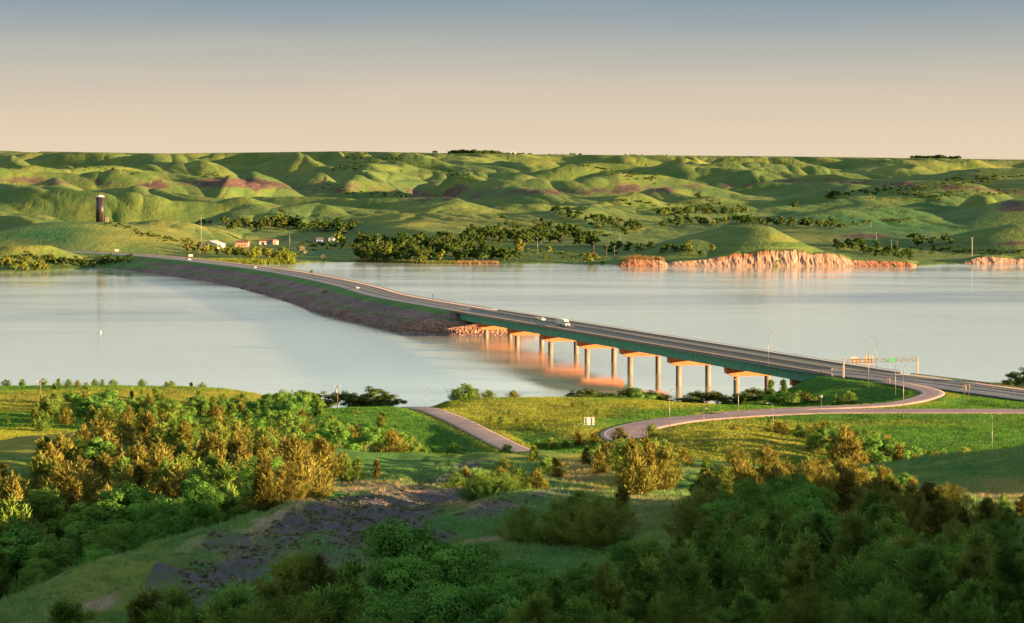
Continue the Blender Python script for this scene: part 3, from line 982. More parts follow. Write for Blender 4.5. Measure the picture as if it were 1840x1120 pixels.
# ---- the rounded end of the embankment at the bridge: a cone of broken stone
endp, endt, endn = L_[0], t_[0], n_[0]
prof_r2 = [(HW, -.05), (HW + 3, -.7), (HW + 9, -3.2), (HW + 14, -5.6), (HW + 18, -7.4), (HW + 22, -9.0), (HW + 26, -11.5)]
def cone_pt(phi, k, extra=0.0):
    """point k of the embankment profile, swung by phi from the left side round to the right"""
    f = phi / math.pi
    kk = min(int(k), 5); fr = k - kk
    def pr(P_): return P_[kk][0] + (P_[kk + 1][0] - P_[kk][0]) * fr, P_[kk][1] + (P_[kk + 1][1] - P_[kk][1]) * fr
    (ol, zl), (or_, zr) = pr(prof_l), pr(prof_r2)
    o = ol * (1 - f) + or_ * f - HW; z = zl * (1 - f) + zr * f
    d = endn * math.cos(phi) - endt * math.sin(phi)
    c = endp[:2] - endt * .0 + endn * HW * math.cos(phi) + d * (o + extra) * (1 - .25 * math.sin(phi))
    return np.array([c[0], c[1], endp[2] + z - .9 * math.sin(phi) * min(1, k + .4)])
cv = [cone_pt(ph_, k_) for ph_ in np.linspace(0, math.pi, 25) for k_ in range(7)]
cg = [[.05, .2, .5, .3, .5, .05, 0][k_] for ph_ in range(25) for k_ in range(7)]
core = obj('embankment_end', mesh_np('embankment_end', np.array(cv), grid_faces(25, 7), [M['riprap']], False, dict(grass=cg)))
tag(core, kind='structure')
def cone_stones():
    rs = np.random.RandomState(8)
    ico_v, ico_f = [], []
    ph = (1 + 5 ** .5) / 2
    bv = np.array([(-1, ph, 0), (1, ph, 0), (-1, -ph, 0), (1, -ph, 0), (0, -1, ph), (0, 1, ph), (0, -1, -ph), (0, 1, -ph), (ph, 0, -1), (ph, 0, 1), (-ph, 0, -1), (-ph, 0, 1)], float) / 1.9
    bf = np.array([(0, 11, 5), (0, 5, 1), (0, 1, 7), (0, 7, 10), (0, 10, 11), (1, 5, 9), (5, 11, 4), (11, 10, 2), (10, 7, 6), (7, 1, 8), (3, 9, 4), (3, 4, 2), (3, 2, 6), (3, 6, 8), (3, 8, 9), (4, 9, 5), (2, 4, 11), (6, 2, 10), (8, 6, 7), (9, 8, 1)])
    VV, FF = [], []
    n = 0
    Nst = 5200
    for i in range(Nst):
        if i < 3400:                                   # on the rounded end
            w = rs.uniform(0, 1)
            q_ = cone_pt(rs.uniform(.0, 2.7), 2.6 + 2.6 * w, .2)
            c = q_[:2]; z = q_[2] + .15
            if z < -.5: continue
        else:                                          # along the water line of the left bank
            s = rs.uniform(0, 1) ** 1.5 * 520
            p, t, nn = at_line(EL, s)
            w = rs.uniform(0, 1)
            c = p[:2] + nn * (HW + 17 + w * 11) ; z = p[2] - 4.6 - w * 5.2 + .1
            if z < -.4: continue
        sz = rs.uniform(.35, .95) * (1.0 if i < 3400 else .7)
        R = rs.normal(size=(3, 3)); q, _ = np.linalg.qr(R)
        v = (bv * (sz * rs.uniform(.6, 1.15, size=(12, 1)))) @ q * [1, 1, .75] + [c[0], c[1], z]
        VV.append(v); FF.append(bf + n); n += 12
    return np.concatenate(VV), np.concatenate(FF)
def stone_mat():
    t = NT('quartzite_blocks')
    o = t.noise(.7, 2, .5, t.pos())
    c = t.mix(t.rng(o, .3, .7), (.11, .06, .05), (.30, .19, .155))
    return t.fin(c, .85, .2)
M['stone'] = stone_mat()
sv, sf = cone_stones()
stones = obj('riprap_stones', mesh_np('riprap_stones', sv, sf, [M['stone']]))
tag(stones, 'broken pink quartzite blocks heaped round the far end of the bridge', 'stones', kind='stuff')
# ---- bridge
bridge = empty('road_bridge', tuple(HWY[(i_n + i_f) // 2]))
bridge.location = (0, 0, 0)
tag(bridge, 'long green plate girder highway bridge on pale concrete piers over the river', 'bridge')
BL = np.array([HWY[i_n], HWY[i_f]])
BLs = np.stack([HWY[i_n] + (HWY[i_f] - HWY[i_n]) * k / 60 for k in range(61)])
mb = MB(); closed_ribbon(mb, BLs, [(HW + .35, -.02), (HW + .35, -.45), (HW - 1, -.8), (-HW + 1, -.8), (-HW - .35, -.45), (-HW - .35, -.02)])
mb.build('deck_slab', M['concrete'], bridge)
GZ0, GD = -.80, 3.0
for k, o in enumerate((HW - 1.25, 5.3, 0, -5.3, -HW + 1.25)):
    mb = MB()
    closed_ribbon(mb, BLs, [(o + .03, GZ0), (o + .03, GZ0 - GD), (o - .03, GZ0 - GD), (o - .03, GZ0)])
    closed_ribbon(mb, BLs, [(o + .35, GZ0 - GD), (o + .35, GZ0 - GD - .09), (o - .35, GZ0 - GD - .09), (o - .35, GZ0 - GD)])
    closed_ribbon(mb, BLs, [(o + .25, GZ0 - .004), (o + .25, GZ0 - .07), (o - .25, GZ0 - .07), (o - .25, GZ0 - .004)])
    if k in (0, 4):
        Ltot = arclen(BL)[-1]
        s = 1.0
        sg = 1 if k == 0 else -1
        rz = math.atan2(*(BL[1] - BL[0])[[1, 0]])
        while s < Ltot:
            p, t, n = at_line(BL, s)
            c = p[:2] + n * (o + sg * .14)
            mb.box((c[0], c[1], p[2] + GZ0 - .07 - (GD - .1) / 2), (.05, .22, GD - .1), rz)
            s += 1.75
    mb.build('girder', M['girder'], bridge)
# cross frames between girders
mb = MB()
Ltot = arclen(BL)[-1]
BRZ = math.atan2(*(BL[1] - BL[0])[[1, 0]])
pierD = [1004, 1071, 1137, 1199, 1260, 1317, 1374, 1431]
for s in np.arange(8, Ltot, 7.75):
    p, t, n = at_line(BL, s)
    mb.box((p[0], p[1], p[2] + GZ0 - 1.0), (.12, 2 * HW - 2.6, .25), BRZ)
    mb.box((p[0], p[1], p[2] + GZ0 - GD + .25), (.12, 2 * HW - 2.6, .2), BRZ)
mb.build('cross_frames', M['girder_red'], bridge)
# piers
for k, D_ in enumerate(pierD):
    # distance along: left edge at this D
    i = (D_ - BR_NEAR) / (BR_FAR - BR_NEAR)
    p = BL[0] + (BL[1] - BL[0]) * i
    t = (BL[1] - BL[0])[:2]; t = t / np.linalg.norm(t); n = np.array([-t[1], t[0]])
    pr = empty('pier', (p[0], p[1], 0), BRZ)
    pr.parent = bridge
    zt = p[2] + GZ0 - GD - .30
    mb = MB()
    w = 10.6
    mb.prism([(-1.15, -w, zt), (-1.15, w, zt), (-1.15, w, zt - 1.9), (-1.15, w - 3.0, zt - 3.3), (-1.15, -w + 3.0, zt - 3.3), (-1.15, -w, zt - 1.9)], (2.3, 0, 0))
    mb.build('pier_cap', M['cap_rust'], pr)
    for y_ in (6.1, -6.1):
        mb = MB(); mb.tube((0, y_, -5), (0, y_, zt - 3.28), 1.12, 1.12, 20)
        mb.build('column', M['concrete'], pr, True)
    for o in (HW - 1.25, 5.3, 0, -5.3, -HW + 1.25):
        mb = MB(); mb.box((0, o, zt + .105), (.7, .8, .2)); mb.build('bearing', M['galv'], pr)
# abutments
for e, sgn in ((BL[0], -1), (BL[1], 1)):
    t = (BL[1] - BL[0])[:2]; t = t / np.linalg.norm(t); n = np.array([-t[1], t[0]])
    mb = MB()
    c = e[:2] + t * sgn * .9
    mb.box((c[0], c[1], e[2] - 3.5), (1.6, 2 * HW + .6, 6.6), BRZ)
    for s2 in (1, -1):
        c2 = e[:2] + t * sgn * 4.2 + n * s2 * (HW + .05)
        mb.box((c2[0], c2[1], e[2] - 1.9), (5.0, .5, 3.4), BRZ)
    mb.build('abutment', M['concrete'], bridge)
# parapets
for sg in (1, -1):
    mb = MB()
    o = sg * (HW + .12)
    h = .55 if sg == 1 else .5
    closed_ribbon(mb, BLs, [(o + .2, -.02), (o + .2, h), (o - .16, h), (o - .16, -.02)])
    mb.build('parapet', M['concrete'], bridge)
    mb = MB()
    closed_ribbon(mb, BLs, [(o + .10, h + .42), (o + .10, h + .54), (o - .06, h + .54), (o - .06, h + .42)])
    for s in np.arange(1, Ltot, 2.4):
        p, t, n = at_line(BL, s)
        c = p[:2] + n * o
        mb.box((c[0], c[1], p[2] + h + .22), (.14, .14, .44), BRZ)
    mb.build('railing', M['rust_rail'], bridge)
# median barrier along the whole highway
for nm, seg in (('median_barrier', HWY[hidx(985):hidx(1500)]),):
    mb = MB(); closed_ribbon(mb, np.array([seg[0], seg[-1]]) if False else seg, [(.30, .20), (.10, .62), (.08, 1.0), (-.08, 1.0), (-.10, .62), (-.30, .20)])
    mo = mb.build('median_barrier', M['concrete'])
    tag(mo, 'low concrete barrier along the middle of the bridge roadway', 'barrier')
def guardrail(line, off, label, post=3.8, hgt=.75, name='guardrail', mat='rust_rail'):
    e = empty(name, (0, 0, 0))
    tag(e, label, 'guardrail')
    mb = MB(); closed_ribbon(mb, line, [(off + .05, hgt - .31), (off + .02, hgt - .16), (off + .05, hgt), (off - .05, hgt), (off - .08, hgt - .16), (off - .05, hgt - .31)])
    mb.build('rail', M[mat], e)
    S = arclen(line)[-1]
    pm = MB(); pm.box((0, 0, hgt / 2 - .2), (.14, .16, hgt + .4)); pme = pm.mesh('post', M['wood'])
    rest = MB()
    for k_, s in enumerate(np.arange(0.5, S, post)):
        p, t, n = at_line(line, s)
        c = p[:2] + n * (off + (.13 if off > 0 else -.13))
        if k_ < 100:
            o = obj('post', pme, e); o.location = (c[0], c[1], p[2]); o.rotation_euler = (0, 0, math.atan2(t[1], t[0]))
        else:
            rest.box((c[0], c[1], p[2] + hgt / 2 - .2), (.14, .16, hgt + .4), math.atan2(t[1], t[0]))
    if rest.n:
        tag(rest.build('posts', M['wood'], e), kind='stuff')
    return e
guardrail(HWY[i_f + 1: i_f + 130], -HW + .5, 'weathered guardrail along the far side of the causeway road')
guardrail(HWY[hidx(845):i_n], -HW + .4, 'weathered guardrail on the river side of the highway behind the sign gantry')
guardrail(HWY[hidx(860):i_n + 3], .1, 'steel guardrail in the middle of the highway under the sign gantry', mat='galv')
guardrail(HWY[hidx(1500):hidx(2050)], .1, 'steel guardrail in the middle of the causeway road', mat='galv')

# ================================================================ SILO, HOUSES
def local(px, py, D):
    p = P(px, py, D)
    return float(p[0]), float(p[1]), float(p[2])
def on_far(px, D):
    x = XP(px, D)
    return x, D, float(far_h(np.array([x]), np.array([D]))[0])
sx, sy, sz = on_far(180.5, 2725)
silo = empty('silo', (sx, sy, sz))
tag(silo, 'tall dark cylindrical silo with a pale domed top standing on the hill', 'silo')
zt = float(P(180, 354, 2725)[2]) - sz
R_ = 7.9 / FPX * 2725
mb = MB(); mb.tube((0, 0, -1.5), (0, 0, zt), R_, R_, 40)
for k in range(9):
    zz = zt * (k + 1) / 10
    mb.path([(R_ * 1.012 * math.cos(a), R_ * 1.012 * math.sin(a), zz) for a in np.linspace(0, 2 * math.pi, 41)], .05, 4, False)
mb.build('shell', M['silo'], silo, True)
mb = MB(); mb.path([(0, 0, zt), (0, 0, zt + .45), (0, 0, zt + 1.2), (0, 0, zt + 1.75), (0, 0, zt + 1.95)], [R_ * 1.02, R_ * .93, R_ * .62, R_ * .28, .25], 32)
dm = mb.build('dome', M['white_paint'], silo, True)
mb = MB(); mb.box((R_ * .75, -R_ * .9, zt / 2), (.35, .35, zt)); mb.build('ladder_cage', M['galv'], silo)
mb = MB(); mb.box((R_ + 2.0, 1, 1.6), (2.6, 3, 5.2)); mb.prism([(R_ + .6, -.6, 4.2), (R_ + 3.4, -.6, 4.2), (R_ + 2, -.6, 5.0)], (0, 3.2, 0)); mb.build('feed_room', M['concrete'], silo)

def house(name, cat, label, px, D, pyb, w, d, h, roof_h, wall, roof, rz=0, gable_side=True, wins=4, door=True, bays=()):
    x, y, z = on_far(px, D)
    e = empty(name, (x, y, z), rz)
    tag(e, label, cat)
    mb = MB()
    mb.box((0, 0, h / 2 - .5), (w, d, h + 1))
    if gable_side:      # ridge along x
        for sx_ in (-1, 1):
            mb.prism([(sx_ * w / 2, -d / 2, h), (sx_ * w / 2, d / 2, h), (sx_ * w / 2, 0, h + roof_h)], (-sx_ * .15, 0, 0))
    else:
        for sy_ in (-1, 1):
            mb.prism([(-w / 2, sy_ * d / 2, h), (w / 2, sy_ * d / 2, h), (0, sy_ * d / 2, h + roof_h)], (0, -sy_ * .15, 0))
    mb.build('wall', wall, e)
    mb = MB()
    if gable_side:
        for s_ in (-1, 1):
            mb.prism([(-w / 2 - .5, s_ * (d / 2 + .6), h - roof_h * .6 / (d / 2) + .05), (-w / 2 - .5, 0, h + roof_h + .05), (-w / 2 - .5, 0, h + roof_h + .3), (-w / 2 - .5, s_ * (d / 2 + .6), h - roof_h * .6 / (d / 2) + .3)], (w + 1, 0, 0))
    else:
        for s_ in (-1, 1):
            mb.prism([(s_ * (w / 2 + .6), -d / 2 - .5, h - roof_h * .6 / (w / 2) + .05), (0, -d / 2 - .5, h + roof_h + .05), (0, -d / 2 - .5, h + roof_h + .3), (s_ * (w / 2 + .6), -d / 2 - .5, h - roof_h * .6 / (w / 2) + .3)], (0, d + 1, 0))
    mb.build('roof', roof, e)
    for i in range(wins):
        xx = -w / 2 + w * (i + 1) / (wins + 1)
        mb = MB(); mb.box((xx, -d / 2 - .03, 1.7), (1.3, .1, 1.2)); mb.build('window', M['dark'], e)
    if door:
        mb = MB(); mb.box((w * .02 + .2, -d / 2 - .04, 1.05), (1.0, .1, 2.1)); mb.build('door', M['roof_dark'], e)
    for bx, bw, bh in bays:
        mb = MB(); mb.box((bx, -d / 2 - .05, bh / 2), (bw, .12, bh)); mb.build('bay_door', M['dark'], e)
    return e
house('farm_shed', 'shed', 'white metal shed with a pale grey gabled roof beside the yard across the river', 382, 2640, 434, 17.5, 16, 3.6, 3.0, M['wall_white'], M['roof_grey'], -.35, False, 2, False, ((-3, 3, 2.8), (3, 3, 2.6)))
house('pink_house', 'house', 'pink sided building with a dark red roof right of the white shed', 436, 2720, 427, 12, 9, 4.4, 1.4, M['wall_pink'], M['roof_red'], -.1, True, 3, False)
lh = house('long_house', 'house', 'long low pale house with a reddish roof right of the pink building', 483, 2760, 424, 17, 9, 3.3, 1.5, M['wall_white'], M['roof_red'], -.05, True, 4, True, ((-5.0, 2.6, 2.4),))
mb = MB(); mb.box((6.4, -5.4, 1.7), (3.4, 2.4, 4)); mb.prism([(4.5, -6.8, 3.7), (8.3, -6.8, 3.7), (6.4, -6.8, 5.0)], (0, 3, 0)); mb.build('porch', M['wall_pink'], lh)
house('blue_house', 'house', 'small blue house half hidden by dark trees across the river', 574, 2900, 419, 6.5, 6, 3.2, 1.8, M['wall_blue'], M['roof_dark'], .15, True, 2, True)
house('white_cabin', 'house', 'little pale cabin with a dark gap beside it right of the blue house', 596, 2910, 418, 5.5, 5, 3.2, 1.5, M['wall_white'], M['roof_dark'], -.2, False, 1, True)
for i, (px_, D_, w_, col, lab) in enumerate(((824, 8500, 22, 'wall_pink', 'pale barn with a reddish roof among trees on the skyline'), (843, 8520, 18, 'wall_white', 'pale farmhouse on the skyline right of the barn'), (923, 8550, 16, 'wall_white', 'lone pale farmhouse on the skyline right of the tree row'))):
    house('skyline_farmhouse', 'house', lab, px_, D_, 276, w_, 12, 6, 4, M[col], M['roof_red' if i == 0 else 'roof_grey'], 0, True, 3, False)

# ================================================================ CLIFFS
def cliff_mat():
    t = NT('chalk_cliff')
    n1 = t.noise(.25, 5, .7, t.pos(1, 1, .35))
    n2 = t.noise(.05, 3, .6, t.pos(1, 1, 1.6))
    c = t.mix(t.rng(n1, .3, .7), (.19, .115, .09), (.35, .245, .20))
    c = t.mix(t.rng(n2, .45, .7), c, (.28, .16, .10))
    rust = t.mix(t.rng(n1, .3, .7), (.14, .06, .04), (.28, .14, .08))
    c = t.mix(t.rng(t.attr('rust'), .2, .8), c, rust)
    c = t.mix(t.rng(t.math('ADD', t.attr('veg'), t.rng(n1, .3, .7, -.4, .4)), .45, .6), c, (.07, .10, .02))
    t.bump(n1, 1.0, 1.2)
    return t.fin(c, .95, .1)
M['cliff'] = cliff_mat()
def cliff(cl, label):
    x0, x1 = cl[0][0], cl[-1][0]
    pxs = np.arange(x0, x1, .8)
    ytop = np.interp(pxs, [c[0] for c in cl], [c[1] for c in cl]) + .8 * perlin(pxs / 7, pxs * 0, 9)
    sd = shore_D(pxs)
    T = np.linspace(0, 1, 14)
    a, b, c_ = ray(pxs, ytop)
    V = []; R = []; G = []
    for j, t in enumerate(T):
        xw = pxs * .45
        g = np.abs(perlin(xw / 9.5 + .5 * t, t * .9 + xw / 30, 91)) * 3.4 + np.abs(perlin(xw / 3.1 + t, t * 2.2, 93)) * 1.3 + .5 * perlin(xw / 1.2, t * 6, 94) + .5 * math.sin(t * 19) * .6
        Dt = sd - 2.5 + 10.5 * t ** (.85 + 0) + g * (1.0 - .6 * t) * (.35 + .65 * sstep(.05, .45, t))
        zt = CAMZ + c_ / b * (sd + 9)
        z = -1.5 + (zt + 1.5 + .5) * t
        X = a / b * Dt
        V.append(np.stack([X, Dt, z], 1))
        R.append(.9 * blobs(pxs, np.full_like(pxs, 0.), [(1340, 0, 60, 9), (1140, 0, 45, 9), (1600, 0, 70, 9)]) * (1 if True else 0) * (t > .72 if False else 1) * np.where(np.abs(pxs - 1340) < 70, float(t > .7), 1))
        G.append(np.full_like(pxs, .1 + .45 * (t > .9)) + .5 * blobs(pxs, np.zeros_like(pxs), [(1395, 0, 10, 9)]) * (t < .5))
    # lip running back over the ground
    Dt = sd + 12; X = a / b * Dt
    V.append(np.stack([X, Dt, CAMZ + c_ / b * (sd + 9) - .3], 1)); R.append(R[-1] * 0); G.append(np.full_like(pxs, 1.))
    V = np.stack(V, 1); R = np.stack(R, 1); G = np.stack(G, 1)
    o = obj('cliff', mesh_np('cliff', V.reshape(-1, 3), grid_faces(V.shape[0], V.shape[1])[:, ::-1], [M['cliff']], False, dict(rust=R, veg=G)))
    tag(o, kind='structure')
cliff(CLIFF1, '')
cliff(CLIFF2, '')

# ================================================================ POLES, SIGNS, GANTRY
def gz(x, y):
    return float(near_h(np.array([x]), np.array([y]))[0])
def place(px, D, zoff=0):
    x = XP(px, D)
    return (x, D, gz(x, D) + zoff)
def street_lamp(loc, h, arm, direction, label, group=None, r=.10, curve=True):
    e = empty('street_lamp', loc)
    tag(e, label, 'street lamp', group)
    mb = MB(); mb.tube((0, 0, -.3), (0, 0, .35), .22, .2, 10); mb.build('base', M['concrete'], e)
    mb = MB(); mb.tube((0, 0, .3), (0, 0, h - 1.2), r, r * .7, 10)
    dx, dy = direction
    pts = [(0, 0, h - 1.25)] + [(dx * arm * (1 - math.cos(a)), dy * arm * (1 - math.cos(a)), h - 1.2 + 1.2 * math.sin(a)) for a in np.linspace(0, math.pi / 2, 6)]
    mb.path(pts, [r * .7] + [r * .55] * 6, 8)
    mb.build('pole', M['galv'], e, True)
    mb = MB(); mb.box((dx * (arm + .3), dy * (arm + .3), h - .03), (.8, .35, .2), math.atan2(dy, dx)); hd = mb.build('lamp_head', M['galv'], e)
    mb = MB(); mb.box((dx * (arm + .35), dy * (arm + .35), h - .16), (.45, .25, .08), math.atan2(dy, dx)); mb.build('lens', M['lamp_glass'], hd)
    return e
def ztop_h(px, pyt, D, base):
    return float(P(px, pyt, D)[2]) - base
tB = (BL[1] - BL[0])[:2]; tB = tB / np.linalg.norm(tB); nB = np.array([-tB[1], tB[0]])
def edge_pt(D, off):
    i = hidx(D); p = HWY[i]
    return (p[0] + nB[0] * off, p[1] + nB[1] * off, p[2])
def lamp(px, pyt, D, arm, dirn, label, base=None, r=.10):
    loc = place(px, D) if base is None else (XP(px, D), D, base)
    return street_lamp(loc, ztop_h(px, pyt, D, loc[2]), arm, dirn, label, 'street lamps along the ramps and bridge', r)
lamp(1381.5, 595, 1008, 2.0, (1, .1), 'slender street lamp standing alone on the bridge edge above the piers', base=17.1)
lamp(1577, 605, 974, 2.0, (-1, 0), 'tall street lamp on the river side of the highway between the gantry signs', base=17.6)
lamp(1562.5, 625, 915, 1.6, (1, .1), 'street lamp with a curved arm rising from the grass in front of the gantry')
lamp(1611, 648, 868, .4, (1, 0), 'straight street lamp in the grass just right of the green gantry sign')
lamp(1625.5, 658, 778, .3, (1, 0), 'street lamp beside the ramp road right of the green gantry sign')
lamp(1204, 700, 738, .5, (1, 0), 'tall street lamp inside the ramp curve at its left end')
lamp(1328, 681, 762, .5, (-1, 0), 'tall street lamp beside the ramp in front of the second nearest pier')
lamp(1391, 724, 700, 1.1, (-1, .1), 'short street lamp with its head towards the ramp above the golden mound', r=.09)
lamp(1786, 741, 672, 1.1, (-1, .1), 'short street lamp at the far right edge of the green field', r=.09)
lamp(765, 699, 798, .35, (1, 0), 'dark lamp post where the lane goes over the crest')
lamp(1266, 733, 752, .3, (1, 0), 'thin dark post inside the ramp between two tall lamps', r=.05)
lamp(1313.5, 741, 735, .8, (-1, .1), 'small lamp below the ramp left of the short street lamp', r=.06)

def utility_pole(loc, h, label, arms=1, r=.14, mat='wood', box=False, group=None, rz=.2):
    e = empty('utility_pole', loc, rz)
    tag(e, label, 'utility pole', group)
    mb = MB(); mb.tube((0, 0, -.5), (0, 0, h), r, r * .7, 8); mb.build('pole', M[mat], e, True)
    for k in range(arms):
        z = h - .35 - k * 1.0
        mb = MB(); mb.box((0, r, z), (2.2, .1, .13)); c = mb.build('crossarm', M[mat], e)
        mb = MB()
        for xx in (-1, -.55, .55, 1):
            mb.tube((xx, r, z + .05), (xx, r, z + .25), .05, .04, 6)
        mb.build('insulators', M['lamp_glass'], c)
    if box:
        mb = MB(); mb.tube((-.35, 0, h - 2.1), (-.35, 0, h - 1.1), .27, .27, 10); mb.build('transformer', M['galv'], e)
    return e
for px_, pt, D_, lab, bx in ((605.5, 693, 850, 'weathered utility pole with a transformer above the trees left of the lane hill', True), (70, 684, 885, 'wooden utility pole among junipers on the left terrace', False)):
    loc = place(px_, D_)
    utility_pole(loc, ztop_h(px_, pt, D_, loc[2]), lab, 1, .15, 'wood', bx)
FP = [(83, 380, 2900, 'utility pole on the skyline of the hill left of the silo', 'wood'), (520.5, 410, 2640, 'utility pole right of the long pale house', 'concrete'),
      (678.5, 419, 2560, 'utility pole by the shore road above the yellowish bushes', 'concrete'), (688, 433, 2520, 'short utility pole just right of a taller one by the shore road', 'wood'), (799, 423, 2560, 'utility pole over the rounded shore bushes', 'concrete'),
      (966, 427, 2520, 'utility pole right of the tall bright shore tree', 'concrete'), (1067, 435, 2480, 'thin utility pole above a lone shore shrub', 'wood'), (1090, 440, 2480, 'short utility pole left of the orange bank', 'wood'), (1104, 442, 2490, 'shortest utility pole close to the orange bank', 'wood'),
      (1114, 422, 2700, 'utility pole at the left foot of the domed hill', 'concrete'), (1747, 420, 2500, 'bright pale utility pole over the dark shale bank at the right', 'wall_white'), (1692, 380, 3500, 'distant utility pole on the green slope at the right', 'concrete'),
      (1565, 397, 3000, 'utility pole standing behind the lit slope right of the domed hill', 'concrete'), (1575, 417, 2650, 'taller utility pole among the brown bushes right of the domed hill', 'concrete'), (1602, 431, 2560, 'short pale utility pole among the brown bushes near the right cliff', 'concrete'), (1612, 433, 2565, 'short pale utility pole just right of its twin among the bushes', 'concrete'), (1814, 359, 3300, 'utility pole beside the lit ridges at the far right', 'concrete')]
for px_, pt, D_, lab, mt in FP:
    x, y, z = on_far(px_, D_)
    h_ = max(5.0, ztop_h(px_, pt, D_, z))
    utility_pole((x, y, z), min(h_, 17), lab, 1, .24, 'galv' if mt == 'concrete' else mt, False, 'utility poles across the river')
# radio mast by the shed
x, y, z = on_far(361.5, 2650)
mast = empty('radio_mast', (x, y, z)); tag(mast, 'thin lattice radio mast left of the white shed', 'mast')
hm = ztop_h(361.5, 391, 2650, z)
mb = MB()
for a in (0, 2.09, 4.19):
    mb.tube((.45 * math.cos(a), .45 * math.sin(a), 0), (.08 * math.cos(a), .08 * math.sin(a), hm), .07, .05, 4)
k = 0
while k * 1.1 < hm - 1:
    zz = k * 1.1; rr = .45 * (1 - zz / hm) + .08
    for a in (0, 2.09, 4.19):
        mb.tube((rr * math.cos(a), rr * math.sin(a), zz), (rr * math.cos(a + 2.09), rr * math.sin(a + 2.09), zz + 1.1), .04, .04, 3)
    k += 1
mb.build('lattice', M['galv'], mast)
mb = MB(); mb.tube((0, 0, hm - .5), (0, 0, hm + 2), .04, .03, 4); mb.build('antenna', M['galv'], mast)

# sign gantry over the highway
gl, gr = edge_pt(957, HW + .9), edge_pt(957, -HW - .8)
gan = empty('sign_gantry', (gl[0], gl[1], gl[2]))
tag(gan, 'steel lattice gantry carrying road signs across the highway at the bridge end', 'sign gantry')
gd = np.array([gr[0] - gl[0], gr[1] - gl[1]]); GW = np.linalg.norm(gd); gd /= GW
gh = ztop_h(1493, 646, gl[1], gl[2])
def G(u, v, z):      # along the span, across it
    return (gd[0] * u + gd[1] * v, gd[1] * u - gd[0] * v, z)
for u in (0, GW):
    mb = MB()
    mb.tube(G(u, -.5, -1.2), G(u, -.5, gh + .3), .17, .15, 8); mb.tube(G(u, .5, -1.2), G(u, .5, gh + .3), .17, .15, 8)
    for z in np.arange(.5, gh, 1.1):
        mb.tube(G(u, -.5, z), G(u, .5, z + .9), .05, .05, 5)
    mb.build('post', M['galv'], gan)
mb = MB()
for v in (-.5, .5):
    for z in (gh - 1.1, gh):
        mb.tube(G(0, v, z), G(GW, v, z), .09, .09, 6)
nb = 22
for i in range(nb):
    u0, u1 = GW * i / nb, GW * (i + 1) / nb
    for v in (-.5, .5):
        mb.tube(G(u0, v, gh - 1.1 if i % 2 else gh), G(u1, v, gh if i % 2 else gh - 1.1), .05, .05, 4)
    mb.tube(G(u0, -.5, gh), G(u1, .5, gh), .04, .04, 4)
mb.build('truss', M['galv'], gan)
grz = math.atan2(gd[1], gd[0])
def gsign(px0, px1, py0, py1, mat, v, stiff, extra=None, name='sign_panel'):
    D_ = gl[1] + 1
    f = lambda p_: (XP(p_, D_) - gl[0]) / gd[0]
    u0, u1 = f(px0), f(px1)
    z0, z1 = ztop_h(1550, py1, D_, gl[2]), ztop_h(1550, py0, D_, gl[2])
    mb = MB(); mb.box(G((u0 + u1) / 2, v, (z0 + z1) / 2), (u1 - u0, .06, z1 - z0), grz)
    if extra:
        f0, f1 = f(extra[0]), f(extra[1]); zz = ztop_h(1550, extra[2], D_, gl[2])
        mb.box(G((f0 + f1) / 2, v, (z1 + zz) / 2), (f1 - f0, .06, zz - z1 - .004), grz)
    s = mb.build(name, mat, gan)
    if stiff:
        mb = MB()
        for fr in (.18, .5, .82):
            mb.box(G(u0 + (u1 - u0) * fr, v + .10, (z0 + z1) / 2), (.14, .12, (z1 - z0) * .98), grz)
        for fr in (.3, .7):
            mb.box(G((u0 + u1) / 2, v + .20, z0 + (z1 - z0) * fr), ((u1 - u0) * .96, .07, .1), grz)
        mb.build('stiffener', M['rust_rail'], s)
gsign(1531.5, 1553.5, 645, 654.5, M['sign_back'], -.8, True, (1531.5, 1544, 641.5))
gsign(1556, 1573.5, 640.5, 656, M['sign_back'], -.8, True)
gs = gsign(1599, 1611, 644.5, 651.5, M['sign_green'], .72, False)
# pale legend marks on the green sign: two short rows, too small to read in the photograph

def road_sign(px, D, py0, py1, wpx, mat, label, posts=2, shape='rect', back=True, base=None, rz=0, two=False):
    loc = place(px, D) if base is None else (XP(px, D), D, base)
    e = empty('road_sign', loc, rz)
    tag(e, label, 'road sign')
    z1 = ztop_h(px, py0, D, loc[2]); z0 = ztop_h(px, py1, D, loc[2])
    w = wpx / FPX * D
    if shape == 'rect':
        mb = MB(); mb.box((0, 0, (z0 + z1) / 2), (w, .05, z1 - z0)); pn = mb.build('panel', mat, e)
        if back:
            mb = MB()
            for fr in (.2, .8):
                mb.box((0, -.06, z0 + (z1 - z0) * fr), (w, .05, .09))
            mb.build('brace', M['galv'], pn)
    else:
        mb = MB(); s = w / 2; zc = (z0 + z1) / 2
        mb.prism([(0, 0, zc + s), (s, 0, zc), (0, 0, zc - s), (-s, 0, zc)], (0, .05, 0)); mb.build('panel', mat, e)
    xs = (-w * .28, w * .28) if posts == 2 else (0,)
    for x_ in xs:
        mb = MB(); mb.box((x_, -.11 if shape == 'rect' else -.06, (z1 - .1) / 2 - .2), (.11, .09, z1 - .1 + .4)); mb.build('post', M['galv' if posts == 2 else 'wood'], e)
    return e
road_sign(1059.5, 742, 750, 764, 18, M['sign_white'], 'pale rectangular road sign seen from behind left of the ramp curve', 2)
road_sign(1599, 925, 680, 688, 5.5, M['sign_back'], 'small tan road sign at the highway edge under the gantry', 1, base=18.4)
road_sign(1736, 838, 692, 702, 6.5, M['sign_back'], 'left one of two tan road signs by the highway at the right', 1)
road_sign(1743.5, 852, 691, 700, 4.0, M['sign_back'], 'narrower right one of two tan road signs by the highway', 1)
